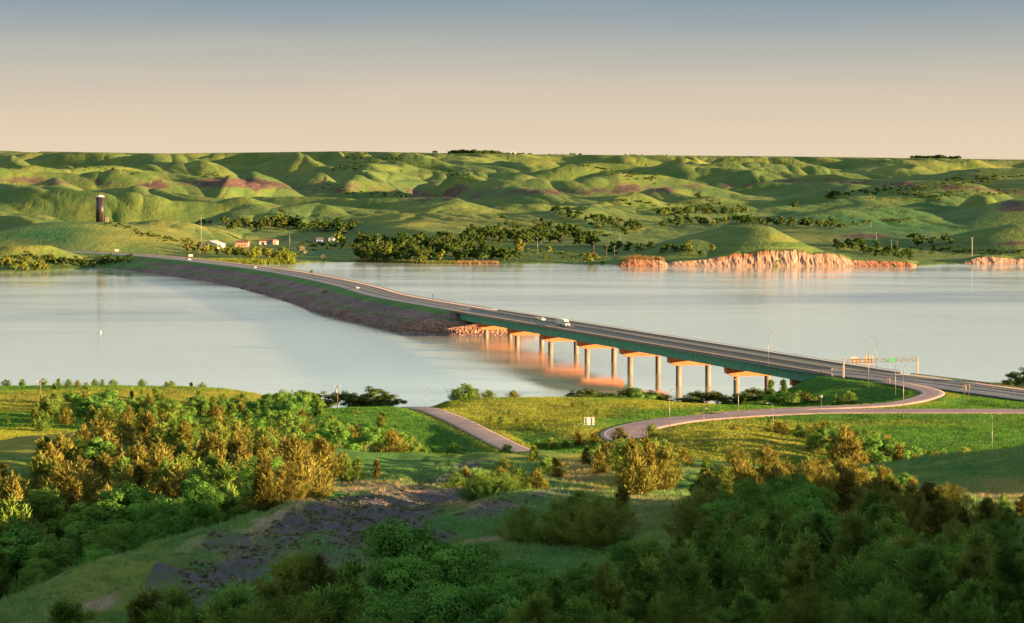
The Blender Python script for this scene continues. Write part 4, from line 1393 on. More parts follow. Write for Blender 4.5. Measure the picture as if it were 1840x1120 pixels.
road_sign(1477.5, 810, 709, 716, 6.5, M['wall_white'], 'small pale diamond sign on a stout post beside the ramp', 1, 'diamond')
for px_, D_, lab in ((201, 2395, 'small white sign at the far end of the causeway road near the dark hill'), (305, 2290, 'small white sign on the causeway road below the yellow bushes')):
    i = hidx(D_); p = HWY[i]
    Lq = frames(HWY)[2][i]
    e = empty('road_sign', (p[0] - Lq[0] * (HW + 1.5), p[1] - Lq[1] * (HW + 1.5), p[2] - .6)); tag(e, lab, 'road sign')
    mb = MB(); mb.box((0, 0, 2.6), (3.4, .1, 1.9)); mb.build('panel', M['wall_white'], e)
    for x_ in (-1, 1):
        mb = MB(); mb.box((x_, .1, 1.2), (.14, .1, 2.6)); mb.build('post', M['galv'], e)
# delineator posts and wire fence on the river side past the gantry
fe = empty('wire_fence', (0, 0, 0)); tag(fe, 'low wire fence on thin posts at the river side beyond the highway', 'fence')
fl = [place(px_, D_) for px_, D_ in ((1690, 935), (1715, 930), (1740, 926), (1765, 922), (1800, 916), (1840, 910), (1880, 905))]
fl = catmull(fl, 3)
for i_, p in enumerate(fl):
    mb = MB(); mb.tube((p[0], p[1], p[2] - .2), (p[0], p[1], p[2] + 1.3), .05, .05, 5); mb.build('post', M['galv'], fe)
mb = MB()
for h_ in (.45, .8, 1.15):
    mb.path([(p[0], p[1], p[2] + h_) for p in fl], .018, 4)
mb.build('wires', M['galv'], fe)
# white buoy and dark channel markers
bx_, by_, _ = PZ(181, 598, 0)
bo = empty('buoy', (float(bx_), float(by_), 0)); bo.scale = (.7, .7, .7); tag(bo, 'white buoy floating alone on the left part of the river', 'buoy')
mb = MB(); mb.path([(0, 0, -.4), (0, 0, 0), (0, 0, .5), (0, 0, .8)], [.35, .6, .6, .35], 14); mb.build('float', M['white_paint'], bo, True)
mb = MB(); mb.path([(0, 0, .8), (0, 0, 1.6), (0, 0, 1.7)], [.18, .14, .05], 10); mb.build('topmark', M['white_paint'], bo, True)
bx_, by_, _ = PZ(778, 534, 0)
bo = empty('channel_marker', (float(bx_), float(by_), 0)); tag(bo, 'small dark channel marker standing in the water beyond the bridge', 'marker')
mb = MB(); mb.tube((0, 0, -1), (0, 0, 1.9), .22, .2, 8); mb.build('post', M['dark'], bo, True)
mb = MB(); mb.box((0, 0, 1.6), (.9, .12, .9)); mb.build('board', M['sign_green'], bo)

# ================================================================ VEHICLES
def car(loc, rz, paint, label, kind='car'):
    e = empty('parked_car' if kind == 'yard' else 'car', loc, rz)
    tag(e, label, 'car', 'cars on the highway' if kind == 'car' else None)
    Lc, Wc = 4.7, 1.8
    mb = MB()
    prof = [(-2.35, .35), (-2.33, .85), (-1.9, .98), (-.9, 1.02), (1.35, 1.0), (2.2, .95), (2.35, .6), (2.3, .35)]
    pv = [(x_, -Wc / 2, z_) for x_, z_ in prof]
    mb.prism(pv, (0, Wc, 0)); mb.build('body', paint, e)
    mb = MB()
    a_, b_ = [(-1.45, 1.0), (-.6, 1.46), (1.2, 1.5), (2.0, .99)], .12
    v = [(x_, -Wc / 2 + .06, z_) for x_, z_ in a_]
    top = [(x_, -Wc / 2 + .06 + (b_ if z_ > 1.2 else 0), z_) for x_, z_ in a_]
    v = top + [(x_, -y_, z_) for x_, y_, z_ in top]
    mb.add(v, [(0, 1, 2, 3), (7, 6, 5, 4), (0, 4, 5, 1), (1, 5, 6, 2), (2, 6, 7, 3), (3, 7, 4, 0)])
    cb = mb.build('cabin', M['glass_dark'], e)
    mb = MB(); mb.box((.3, 0, 1.5), (1.75, Wc - .38, .05)); mb.build('roof', paint, cb)
    for x_ in (-1.45, 1.45):
        for s_ in (-1, 1):
            mb = MB(); mb.tube((x_, s_ * (Wc / 2 - .2), .33), (x_, s_ * (Wc / 2 + .02), .33), .33, .33, 14); w = mb.build('wheel', M['rubber'], e)
            mb = MB(); mb.tube((x_, s_ * (Wc / 2 + .021), .33), (x_, s_ * (Wc / 2 + .04), .33), .19, .19, 10); mb.build('rim', M['chrome'], w)
    for s_ in (-1, 1):
        mb = MB(); mb.box((-2.36, s_ * .62, .72), (.06, .35, .16)); mb.build('headlight', M['lamp_glass'], e)
    return e
paint_w = plain('white_car_paint', (.75, .75, .76), .25, 0, .03)
paint_s = plain('silver_car_paint', (.55, .57, .6), .25, .3, .03)
def road_D(px):
    return float(HWY[int(np.argmin(np.abs(proj(HWY[:, 0], HWY[:, 1], HWY[:, 2])[0] - px))), 1])
def on_road(D, off):
    i = hidx(D); p = HWY[i]; n = frames(HWY)[2][i]; t = frames(HWY)[1][i]
    return (p[0] + n[0] * off, p[1] + n[1] * off, p[2] + .17), math.atan2(t[1], t[0])
for D_, off, rev, pt, lab in ((1366, -3.5, 0, paint_w, 'white car on the bridge ahead of the lorry'), (road_D(657), 4.5, 0, paint_s, 'small pale car on the causeway near the bridge'), (road_D(350), 4, 0, paint_w, 'white car far along the causeway where it curves'), (road_D(468), 4.5, 0, paint_s, 'silver car on the curve of the causeway')):
    l, r = on_road(D_, off)
    car(l, r, pt, lab)
l, r = on_road(1379, -3.5)
# flat boat trailer behind the white car
bt = empty('boat_trailer', l, r); tag(bt, 'white boat on a trailer behind the white car on the bridge', 'boat trailer')
mb = MB()
secs = [(-3.4, .05, .9, 1.05), (-2.6, .55, .55, 1.1), (-1.0, .95, .45, 1.1), (2.6, 1.0, .45, 1.05)]
v = []
for x_, w_, zb, zt_ in secs:
    v += [(x_, -w_, zt_), (x_, 0, zb), (x_, w_, zt_)]
q = [(i * 3 + j, i * 3 + j + 1, i * 3 + j + 4, i * 3 + j + 3) for i in range(3) for j in range(2)] + [(0, 3, 5, 2), (3, 6, 8, 5), (6, 9, 11, 8), (9, 10, 11), (0, 2, 1)]
mb.add(v, q); mb.build('hull', M['white_paint'], bt)
mb = MB(); mb.box((.2, 0, .4), (6, .12, .1)); mb.box((1, 0, .4), (.12, 1.9, .1)); mb.build('frame', M['galv'], bt)
for s_ in (-1, 1):
    mb = MB(); mb.tube((1, s_ * .95, .33), (1, s_ * 1.15, .33), .33, .33, 12); mb.build('wheel', M['rubber'], bt)

# lorry: tractor heading towards the camera (-y'), white box trailer
D_T = 1312
i = hidx(D_T); tt = frames(HWY)[1][i]
l, r = on_road(D_T, 3.2)
lorry = empty('lorry', l, r); lorry.scale = (.80, .86, .86)            # local +x points away along the road; the cab is at -x
tag(lorry, 'white box lorry with a sunlit pale cab on the bridge', 'lorry')
mb = MB(); mb.box((4.6, 0, 2.6), (14.0, 2.55, 2.75)); tr = mb.build('trailer', M['white_paint'], lorry)
mb = MB()
for x_ in np.arange(-2, 11.5, 1.2): mb.box((x_, 1.29, 2.6), (.06, .03, 2.6)); mb.box((x_, -1.29, 2.6), (.06, .03, 2.6))
mb.build('ribs', M['galv'], tr)
mb = MB(); mb.box((4.5, 0, 1.02), (13.2, 1.0, .35)); mb.box((-5.2, 0, .85), (6.2, .9, .3)); mb.build('chassis', M['rubber'], lorry)
mb = MB()
mb.prism([(-8.2, -1.1, .75), (-8.3, -1.1, 1.7), (-7.9, -1.1, 1.95), (-6.3, -1.1, 2.1), (-5.7, -1.1, 3.0), (-5.2, -1.1, 3.75), (-3.1, -1.1, 3.85), (-3.1, -1.1, .75)], (0, 2.2, 0))
cab = mb.build('cab', M['white_paint'], lorry)
mb = MB(); mb.prism([(-6.33, -.98, 2.14), (-5.73, -.98, 2.98), (-5.77, -.98, 3.02), (-6.38, -.98, 2.18)], (0, 1.96, 0)); mb.build('windscreen', M['glass_dark'], cab)
for s_ in (-1, 1):
    mb = MB(); mb.box((-5.0, s_ * 1.11, 2.6), (1.0, .03, .7)); mb.build('side_window', M['glass_dark'], cab)
mb = MB(); mb.box((-8.33, 0, 1.25), (.06, 1.1, .8)); mb.build('grille', M['chrome'], cab)
mb = MB(); mb.box((-8.35, 0, .62), (.25, 2.3, .35)); mb.build('bumper', M['chrome'], cab)
for s_ in (-1, 1):
    mb = MB(); mb.box((-8.32, s_ * .85, 1.15), (.08, .35, .25)); mb.build('headlight', M['lamp_glass'], cab)
    mb = MB(); mb.tube((-3.5, s_ * 1.2, 1.2), (-3.5, s_ * 1.2, 4.3), .08, .08, 8); mb.build('exhaust_stack', M['chrome'], cab)
    mb = MB(); mb.box((-6.0, s_ * 1.35, 2.6), (.12, .3, .7)); mb.build('mirror', M['chrome'], cab)
for x_ in (-7.2, -4.2, -2.95, 9.4, 10.7):
    for s_ in (-1, 1):
        mb = MB(); mb.tube((x_, s_ * .82, .5), (x_, s_ * 1.2, .5), .5, .5, 14); w = mb.build('wheel', M['rubber'], lorry)
        mb = MB(); mb.tube((x_, s_ * 1.201, .5), (x_, s_ * 1.23, .5), .26, .26, 10); mb.build('rim', M['chrome'], w)
# ================================================================ VEGETATION
def leaf_mat(name, c1, c2, c3, trans=.25):
    t = NT(name)
    oi = t.n('ObjectInfo')
    n = t.noise(.9, 3, .6, t.pos())
    n2 = t.noise(.22, 2, .5, t.pos())
    c = t.mix(t.math('ADD', t.math('MULTIPLY', t.rng(n, .3, .7), .4), t.math('MULTIPLY', t.attr('v'), .6)), c1, c2)
    c = t.mix(1.0, c, t.rng(t.attr('v'), 0, 1, .7, 1.35), 'MULTIPLY')
    c = t.mix(t.math('MULTIPLY', t.rng(oi.outputs['Random'], .35, 1.0), .8), c, c3)
    c = t.mix(1.0, c, t.rng(n2, .3, .7, .75, 1.25), 'MULTIPLY')
    d = t.n('BsdfDiffuse'); tr = t.n('BsdfTranslucent'); m = t.n('MixShader')
    t.l(c, d.inputs[0]); t.l(c, tr.inputs[0])
    m.inputs[0].default_value = trans
    t.l(d.outputs[0], m.inputs[1]); t.l(tr.outputs[0], m.inputs[2])
    t.l(m.outputs[0], t.out.inputs[0])
    return t.m
M['cedar'] = leaf_mat('cedar_foliage', (.07, .17, .034), (.145, .215, .042), (.16, .18, .038), .25)
M['cedar_rust'] = leaf_mat('bronzed_cedar_foliage', (.10, .105, .024), (.19, .165, .038), (.15, .165, .035), .25)  # same cedar foliage with low golden sunlight put into its colour
M['leaf'] = leaf_mat('broadleaf_foliage', (.058, .185, .036), (.115, .225, .044), (.115, .185, .034), .3)
M['farleaf'] = leaf_mat('far_dark_foliage', (.022, .055, .014), (.05, .09, .02), (.075, .095, .025), .15)
M['yleaf'] = leaf_mat('yellow_green_foliage', (.11, .16, .022), (.20, .23, .035), (.15, .14, .04), .3)
M['paleleaf'] = leaf_mat('silvery_foliage', (.17, .16, .11), (.26, .23, .16), (.2, .19, .12), .2)

def quads_from(centers, dirs, up, L, Wd):
    """thin quads: centre, direction of length, side vector"""
    side = np.cross(dirs, up)
    side /= np.linalg.norm(side, axis=1)[:, None] + 1e-9
    a = centers - side * Wd[:, None] * .5
    b = centers + side * Wd[:, None] * .5
    c = centers + dirs * L[:, None] + side * Wd[:, None] * .22
    d = centers + dirs * L[:, None] - side * Wd[:, None] * .22
    V = np.stack([a, b, c, d], 1).reshape(-1, 3)
    F = np.arange(len(V)).reshape(-1, 4)
    return V, F

def norm(v):
    return v / (np.linalg.norm(v, axis=-1, keepdims=True) + 1e-9)

def juniper_mesh(seed, w, nb, ns, nq, L0, W0_, taper=1.2, leaders=3, mat='cedar', bare=False):
    """crown of unit height; w = width over height: plumes that leave the stem and curve upwards"""
    r = np.random.RandomState(seed)
    C, Dr, U, VV = [], [], [], []
    lob = r.uniform(0, 6.28, 4)
    heads = [(0, 0, 1.0)] + [(r.uniform(-.2, .2) * w * 1.5, r.uniform(-.2, .2) * w * 1.5, r.uniform(.66, .93)) for _ in range(leaders)]
    for i in range(nb):
        hx, hy, hh = heads[r.randint(len(heads))] if r.rand() < .6 else heads[0]
        z = hh * (r.beta(1.1, 1.35) * .95 + .03)
        az = r.uniform(0, 6.283)
        rad = w / 2 * max(.05, (1 - (z / hh) ** taper)) ** .75 * (1 + .24 * math.sin(az * 2 + lob[0] + z * 5) + .18 * math.sin(az * 5 + lob[1] - z * 9)) * r.uniform(.5, 1.28)
        out = np.array([math.cos(az), math.sin(az), 0])
        lift = r.uniform(.35, 1.0)
        base = np.array([hx * z / hh, hy * z / hh, max(.02, z - rad * lift * .55)])
        pv = r.rand()
        bend = np.array([-out[1], out[0], 0]) * r.normal() * .12 * w
        for s in range(ns):
            f = .25 + .75 * (s + r.rand()) / ns
            p = base + out * rad * f + bend * f * f + np.array([0, 0, rad * lift * f ** 1.8])
            along = out + np.array([0, 0, lift * 1.8 * f ** .8])
            sp = (.034 * (1 - f) + .010) * (.6 + w)
            for q in range(nq):
                e = r.normal(size=3); VV.append(pv + .3 * r.rand() - .15)
                C.append(p + e * sp); Dr.append(along / np.linalg.norm(along) + e * .42 + [0, 0, .1]); U.append(out * .7 + np.array([0, 0, .9]) + e * .5)
    for hx, hy, hh in heads:           # pointed tips
        for k in range(int(nb * .5)):
            t = r.rand() ** .8
            a = r.uniform(0, 6.283)
            rr = .10 * w * t
            e = np.array([math.cos(a), math.sin(a), 0])
            VV.append(.7 + .3 * r.rand())
            C.append(np.array([hx, hy, hh * (1.04 - .24 * t)]) + e * rr); Dr.append(e * .45 + [0, 0, 1.0]); U.append(e + r.normal(size=3) * .3)
    C = np.array(C); Dr = norm(np.array(Dr)); U = norm(np.array(U))
    n = len(C)
    return quads_from(C, Dr, U, L0 * r.uniform(.6, 1.4, n), W0_ * r.uniform(.7, 1.3, n)) + (np.repeat(np.clip(VV, 0, 1), 4),)

def broad_mesh(seed, w, nc, nl, L0, low=.12, spread=1.0):
    r = np.random.RandomState(seed)
    C, Nn, VV = [], [], []
    # a few big limbs carry groups of clumps, leaving hollows between them
    big = []
    for i in range(9):
        a = i * 2.4 + r.uniform(-.4, .4); zz = low + .12 + (1 - low - .25) * ((i * .37 + r.rand() * .3) % 1)
        rr = w / 2 * r.uniform(.35, .72) * math.sqrt(max(.15, 1 - ((zz - .5) / .62) ** 2))
        big.append((np.array([math.cos(a) * rr, math.sin(a) * rr, zz]), r.uniform(.17, .27) * (w + 1) / 2))
    big.append((np.array([0, 0, .80]), .20)); big.append((np.array([0, 0, .5]), .26))
    for i in range(nc):
        bc, br = big[r.randint(len(big))]
        u = norm(r.normal(size=3) + [0, 0, .25])
        c = bc + u * br * r.uniform(.45, 1.0) * [1, 1, .8]
        if c[2] < low: c[2] = low + r.rand() * .08
        cr = r.uniform(.055, .11) * (w + 1) / 1.9
        n = max(4, int(nl * (cr / .085) ** 2))
        v = norm(r.normal(size=(n, 3)) + [0, 0, .25])
        VV.append(np.clip(r.rand() * .7 + .35 * r.rand(n), 0, 1))
        C.append(c + v * cr * r.uniform(.6, 1.12, n)[:, None] * [1, 1, .75])
        Nn.append(norm(v + .5 * u + r.normal(size=(n, 3)) * .38 + [0, 0, .3]))
    C = np.concatenate(C); Nn = np.concatenate(Nn)
    n = len(C)
    s1 = norm(np.cross(Nn, norm(r.normal(size=(n, 3))))); s2 = np.cross(Nn, s1)
    L = (L0 * r.uniform(.6, 1.35, n))[:, None]
    V = np.stack([C - s1 * L * .38, C + s2 * L * .5, C + s1 * L * .38, C - s2 * L * .5], 1).reshape(-1, 3)
    return V, np.arange(len(V)).reshape(-1, 4), np.repeat(np.concatenate(VV), 4)

def trunk_mesh(name, seed, h, r0, limbs=5, top=.85, spread=.25):
    r = np.random.RandomState(seed)
    mb = MB()
    pts = [(0, 0, -.06)]
    x = y = 0
    for k in range(1, 5):
        x += r.normal() * .012; y += r.normal() * .012
        pts.append((x, y, top * k / 4))
    mb.path(pts, [r0, r0 * .8, r0 * .6, r0 * .38, r0 * .12], 7)
    for k in range(limbs):
        a = r.uniform(0, 6.28); z = r.uniform(.18, .6)
        e = spread * r.uniform(.6, 1.1)
        b = np.array(pts[min(4, max(1, int(z / top * 4)))])
        b[2] = z
        p1 = b + [math.cos(a) * e * .5, math.sin(a) * e * .5, .12]
        p2 = b + [math.cos(a) * e, math.sin(a) * e, .30]
        mb.path([tuple(b), tuple(p1), tuple(p2)], [r0 * .45, r0 * .3, r0 * .1], 5)
    return mb.mesh(name, M['bark'])

PROTO = {}
def protos():
    # (kind, lod) -> list of (crown mesh, trunk mesh, width/height)
    for lod, (nb, ns, nq, L0, W_) in {0: (105, 24, 10, .030, .0100), 1: (85, 7, 5, .075, .024), 2: (46, 4, 4, .13, .05)}.items():
        lst = []
        for k, (w, tp, ld) in enumerate(((.62, 1.0, 1), (.85, 1.6, 4), (.74, 1.3, 2), (1.15, 2.2, 6), (.5, 1.0, 1))):
            V, F, av = juniper_mesh(100 + k * 7 + lod, w, nb, ns, nq, L0, W_, tp, ld)
            lst.append((mesh_np('crown', V, F, [M['cedar']], attrs=dict(v=av)), trunk_mesh('trunk', 40 + k, 1, .022, 4, .8, w * .3), w))
        PROTO['juniper', lod] = lst
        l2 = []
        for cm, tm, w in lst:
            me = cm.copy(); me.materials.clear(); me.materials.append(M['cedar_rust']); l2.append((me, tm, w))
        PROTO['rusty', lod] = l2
    for lod, (nc, nl, L0) in {0: (170, 170, .0225), 1: (90, 80, .036), 2: (50, 26, .095)}.items():
        lst = []
        for k, (w, low) in enumerate(((.95, .10), (1.15, .14), (.8, .12), (1.0, .2))):
            V, F, av = broad_mesh(300 + k * 5 + lod, w, nc, nl, L0, low)
            lst.append((mesh_np('crown', V, F, [M['leaf']], attrs=dict(v=av)), trunk_mesh('trunk', 60 + k, 1, .024, 6, .75, w * .3), w))
        PROTO['broadleaf', lod] = lst
        for nm, mt in (('far', 'farleaf'), ('yellow', 'yleaf'), ('pale', 'paleleaf')):
            if lod >= 1:
                l2 = []
                for cm, tm, w in lst:
                    me = cm.copy(); me.materials.clear(); me.materials.append(M[mt]); l2.append((me, tm, w))
                PROTO[nm, lod] = l2
protos()
TREES = []
NAMES = {'rusty': 'juniper_tree', 'juniper': 'juniper_tree', 'broadleaf': 'broadleaf_tree', 'far': 'far_tree', 'yellow': 'shore_tree', 'pale': 'shore_shrub'}
CATS = {'rusty': 'juniper', 'juniper': 'juniper', 'broadleaf': 'tree', 'far': 'tree', 'yellow': 'tree', 'pale': 'shrub'}
def tree(kind, x, y, z, h, label=None, group=None, var=None, lod=None, wide=1.0, name=None, cat=None):
    if lod is None: lod = 0 if y < 345 else (1 if y < 1000 else 2)
    lst = PROTO[kind, lod]
    k = RNG.randint(len(lst)) if var is None else var
    cm, tm, w = lst[k]
    if kind in ('juniper', 'rusty') and h < 4.3 and not name: name = 'juniper_bush'
    e = empty(name or NAMES[kind], (x, y, z), float(RNG.uniform(0, 6.28)))
    s = RNG.uniform(.98, 1.18) * wide
    e.scale = (h * s, h * s, h)
    c = obj('crown', cm, e)
    t = obj('trunk', tm, e)
    tag(e, label, cat or CATS[kind], group)
    TREES.append(e)
    return e

ORD = ['first', 'second', 'third', 'fourth', 'fifth', 'sixth', 'seventh', 'eighth', 'ninth', 'tenth', 'eleventh', 'twelfth', '13th', '14th', '15th', '16th', '17th', '18th', '19th', '20th', '21st', '22nd', '23rd', '24th', '25th', '26th', '27th', '28th', '29th', '30th']
def label_rows(items, where, per_row=9):
    """items: list of (tree, px, py, look).  rows from the top of the zone down, then from the left"""
    items = sorted(items, key=lambda q: q[2])
    for r in range(0, len(items), per_row):
        row = sorted(items[r:r + per_row], key=lambda q: q[1])
        for k, (o, px, py, look) in enumerate(row):
            rr = ORD[r // per_row] if r // per_row < len(ORD) else 'last'
            o['label'] = f"{look} {where}, {rr} row, {ORD[k]} from left"

def inpoly(px, py, poly):
    c = False
    n = len(poly)
    for i in range(n):
        x1, y1 = poly[i]; x2, y2 = poly[(i + 1) % n]
        if (y1 > py) != (y2 > py) and px < (x2 - x1) * (py - y1) / (y2 - y1) + x1: c = not c
    return c
ROADS = [(LOOP, 8), (SLIP, 7), (LANE, 5)]
def clear_of_roads(x, y):
    for ln, w in ROADS:
        if near_line(ln[::2], np.array([x]), np.array([y]))[0][0] < w: return False
    return True
def zone(where, poly, D0, D1, sp, spy, pj, hj, hb, group, seed, per_row=9, curve=None, wide=1.0):
    r = np.random.RandomState(seed)
    items = []
    row = 0
    D = D0
    while D < D1:
        x0, x1 = XP(-110, D), XP(1950, D)
        x = x0 + r.rand() * sp
        while x < x1:
            xx, yy = x + r.uniform(-.38, .38) * sp, D + r.uniform(-.4, .4) * spy
            x += sp
            z = gz(xx, yy)
            px_, py_ = proj(xx, yy, z)
            if not inpoly(px_, py_, poly): continue
            if not clear_of_roads(xx, yy): continue
            p = pj(px_, py_) if callable(pj) else pj
            kind = 'juniper' if r.rand() < p else 'broadleaf'
            h = r.uniform(*(hj if kind == 'juniper' else hb))
            rust = kind == 'juniper' and r.rand() < {11: (.62 if py_ < 965 else .25), 12: .3, 13: (.75 if py_ < 985 else .05), 14: .6, 15: .65, 16: .35}[seed]  # share of sun-tinted copies, larger in the rows the low sun reaches
            if curve:
                lim = np.interp(px_, [q[0] for q in curve], [q[1] for q in curve]) + r.uniform(-6, 9) + (max(0, 295 - yy) * 1.1 * float(sstep(1150, 1260, px_)) if seed == 13 else 0)
                zmax = float(P(px_, lim, yy)[2])
                h = min(h, zmax - z)
                if h < 2.6: continue
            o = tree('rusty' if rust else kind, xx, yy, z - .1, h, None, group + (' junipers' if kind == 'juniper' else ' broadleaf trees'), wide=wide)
            ptx, pty = proj(xx, yy, z + h)
            size = 'tall' if h > (hj if kind == 'juniper' else hb)[0] * .35 + (hj if kind == 'juniper' else hb)[1] * .65 else 'smaller'
            items.append((o, ptx, pty, f"{size} {('bronzed juniper' if rust else 'green juniper') if kind == 'juniper' else 'leafy tree'}"))
        D += spy
    label_rows(items, where, per_row)
    return items
# left wood on the hillside
zone('in left wood by spur', [(-90, 1180), (-90, 815), (120, 800), (300, 785), (450, 795), (560, 825), (705, 858), (575, 880), (540, 925), (470, 990), (385, 1045), (250, 1085), (150, 1120), (60, 1150)],
     318, 520, 7.1, 8.5, lambda a, b: float(np.interp(b, [900, 950, 1005], [.96, .8, .15])), (5.5, 8.0), (6.0, 8.5), 'left wood', 11, 9, [(-100, 850), (0, 832), (60, 792), (120, 775), (200, 738), (260, 735), (330, 742), (400, 755), (450, 762), (520, 782), (600, 800), (640, 818), (720, 845)])
zone('in dark wood behind', [(20, 775), (80, 722), (150, 712), (215, 722), (330, 742), (400, 738), (440, 718), (545, 716), (585, 735), (560, 765), (640, 800), (740, 805), (790, 850), (640, 845), (500, 795), (300, 778), (120, 780)],
     560, 905, 10.5, 19, lambda a, b: .65 if a < 420 else .3, (4.5, 7.5), (5.5, 8.5), 'dark wood', 12, 9, [(-50, 790), (30, 742), (60, 718), (110, 700), (150, 696), (200, 708), (280, 712), (330, 708), (400, 708), (450, 714), (500, 706), (560, 704), (590, 735), (640, 752), (700, 770), (740, 785), (800, 810)])
# right wood on the near hill
zone('in right foreground wood', [(1150, 990), (1190, 905), (1240, 870), (1420, 880), (1600, 895), (1720, 915), (1960, 920), (1960, 1250), (900, 1250), (960, 1090), (1090, 1010)],
     176, 372, 6.9, 8.8, lambda a, b: float(np.interp(b, [975, 1010, 1070, 1120], [.93, .35, .35, .75])) if a < 1560 else .95, (6.0, 8.6), (6.0, 8.5), 'right wood', 13, 9, [(900, 1050), (1000, 1030), (1060, 1000), (1150, 975), (1200, 925), (1240, 872), (1280, 846), (1330, 836), (1400, 830), (1480, 826), (1560, 834), (1620, 852), (1700, 872), (1760, 880), (1960, 890)])
zone('behind the right wood', [(1040, 850), (1100, 815), (1200, 832), (1300, 850), (1450, 858), (1560, 872), (1500, 880), (1300, 880), (1150, 890), (1060, 880)],
     390, 545, 6.2, 11.5, .93, (5.0, 7.6), (5, 7), 'middle slope', 14, 9, [(1040, 815), (1100, 795), (1150, 788), (1200, 798), (1240, 815), (1300, 828), (1380, 830), (1450, 832), (1560, 845)])
zone('right of golden mound', [(1440, 800), (1500, 790), (1620, 815), (1650, 850), (1640, 900), (1560, 890), (1500, 850)],
     560, 650, 6.0, 9.5, .72, (6.0, 8.5), (6.5, 8.0), 'field edge', 15, 6, [(1400, 768), (1450, 765), (1500, 764), (1560, 775), (1600, 785), (1650, 810)])
zone('below the green field', [(1640, 830), (1700, 820), (1890, 815), (1890, 880), (1700, 910), (1640, 900)],
     545, 640, 5.5, 9.5, .75, (4.0, 6.5), (4.5, 6), 'right hedge', 16, 6, [(1640, 805), (1700, 812), (1760, 815), (1800, 803), (1850, 815)])
# single trees: kind, px, py of the top, D, height or None (height from the ground), label
def single(kind, px, pyt, D, label, group=None, var=None, wide=1.0, minh=1.0, lod=None, name=None, cat=None):
    x = XP(px, D); z = gz(x, D)
    h = max(minh, ztop_h(px, pyt, D, z))
    if kind in ('juniper', 'rusty') and D > 380: h = min(h, 5.6)
    if kind in ('far', 'broadleaf') and h < 6.5 and D > 600: z -= .16 * h; h *= 1.16
    return tree(kind, x, D, z - .08, h, label, group, var, lod, wide, name, cat)
S1 = [('juniper', 8, 688, 968), ('juniper', 37, 683, 966), ('juniper', 76, 688, 960), ('juniper', 103, 687, 962), ('juniper', 121, 688, 940), ('juniper', 137, 690, 935), ('juniper', 153, 688, 925), ('juniper', 168, 692, 965), ('juniper', 182, 687, 965), ('juniper', 201, 684, 965),
      ('juniper', 253, 684, 962), ('juniper', 297, 690, 965), ('juniper', 306, 686, 962), ('juniper', 342, 688, 962), ('juniper', 362, 687, 960)]
for k, (kd, a, b, c) in enumerate(S1):
    single(kd, a, b, c, f"dark juniper on the left terrace skyline, {ORD[k]} from the left", 'junipers along the terrace edge', minh=2.6, lod=1, var=[3, 1, 3, 2, 3][k % 5])
S2 = [(235, 702, 900, 'dark bushy juniper left of a pair on the left terrace'), (253, 700, 898, 'right one of a dark juniper pair on the left terrace'), (278, 694, 905, 'pointed dark juniper in the middle of the left terrace'), (265, 706, 895, 'low juniper beside the pointed one on the left terrace'),
      (355, 702, 900, 'reddish pointed juniper at the edge of the dark wood on the terrace'), (290, 706, 880, 'low dark juniper in front of the terrace edge'), (10, 745, 760, 'small dark juniper on the pale grass at the left edge'), (95, 702, 930, 'small juniper right of the left utility pole'),
      (400, 708, 900, 'dark juniper where the wood meets the reddish bank'), (120, 708, 890, 'broad juniper heading the left clump on the terrace'), (150, 700, 880, 'tall juniper in the left clump on the terrace')]
for a, b, c, l in S2:
    single('juniper', a, b, c, l, 'junipers on the terrace', minh=2.2, lod=1)
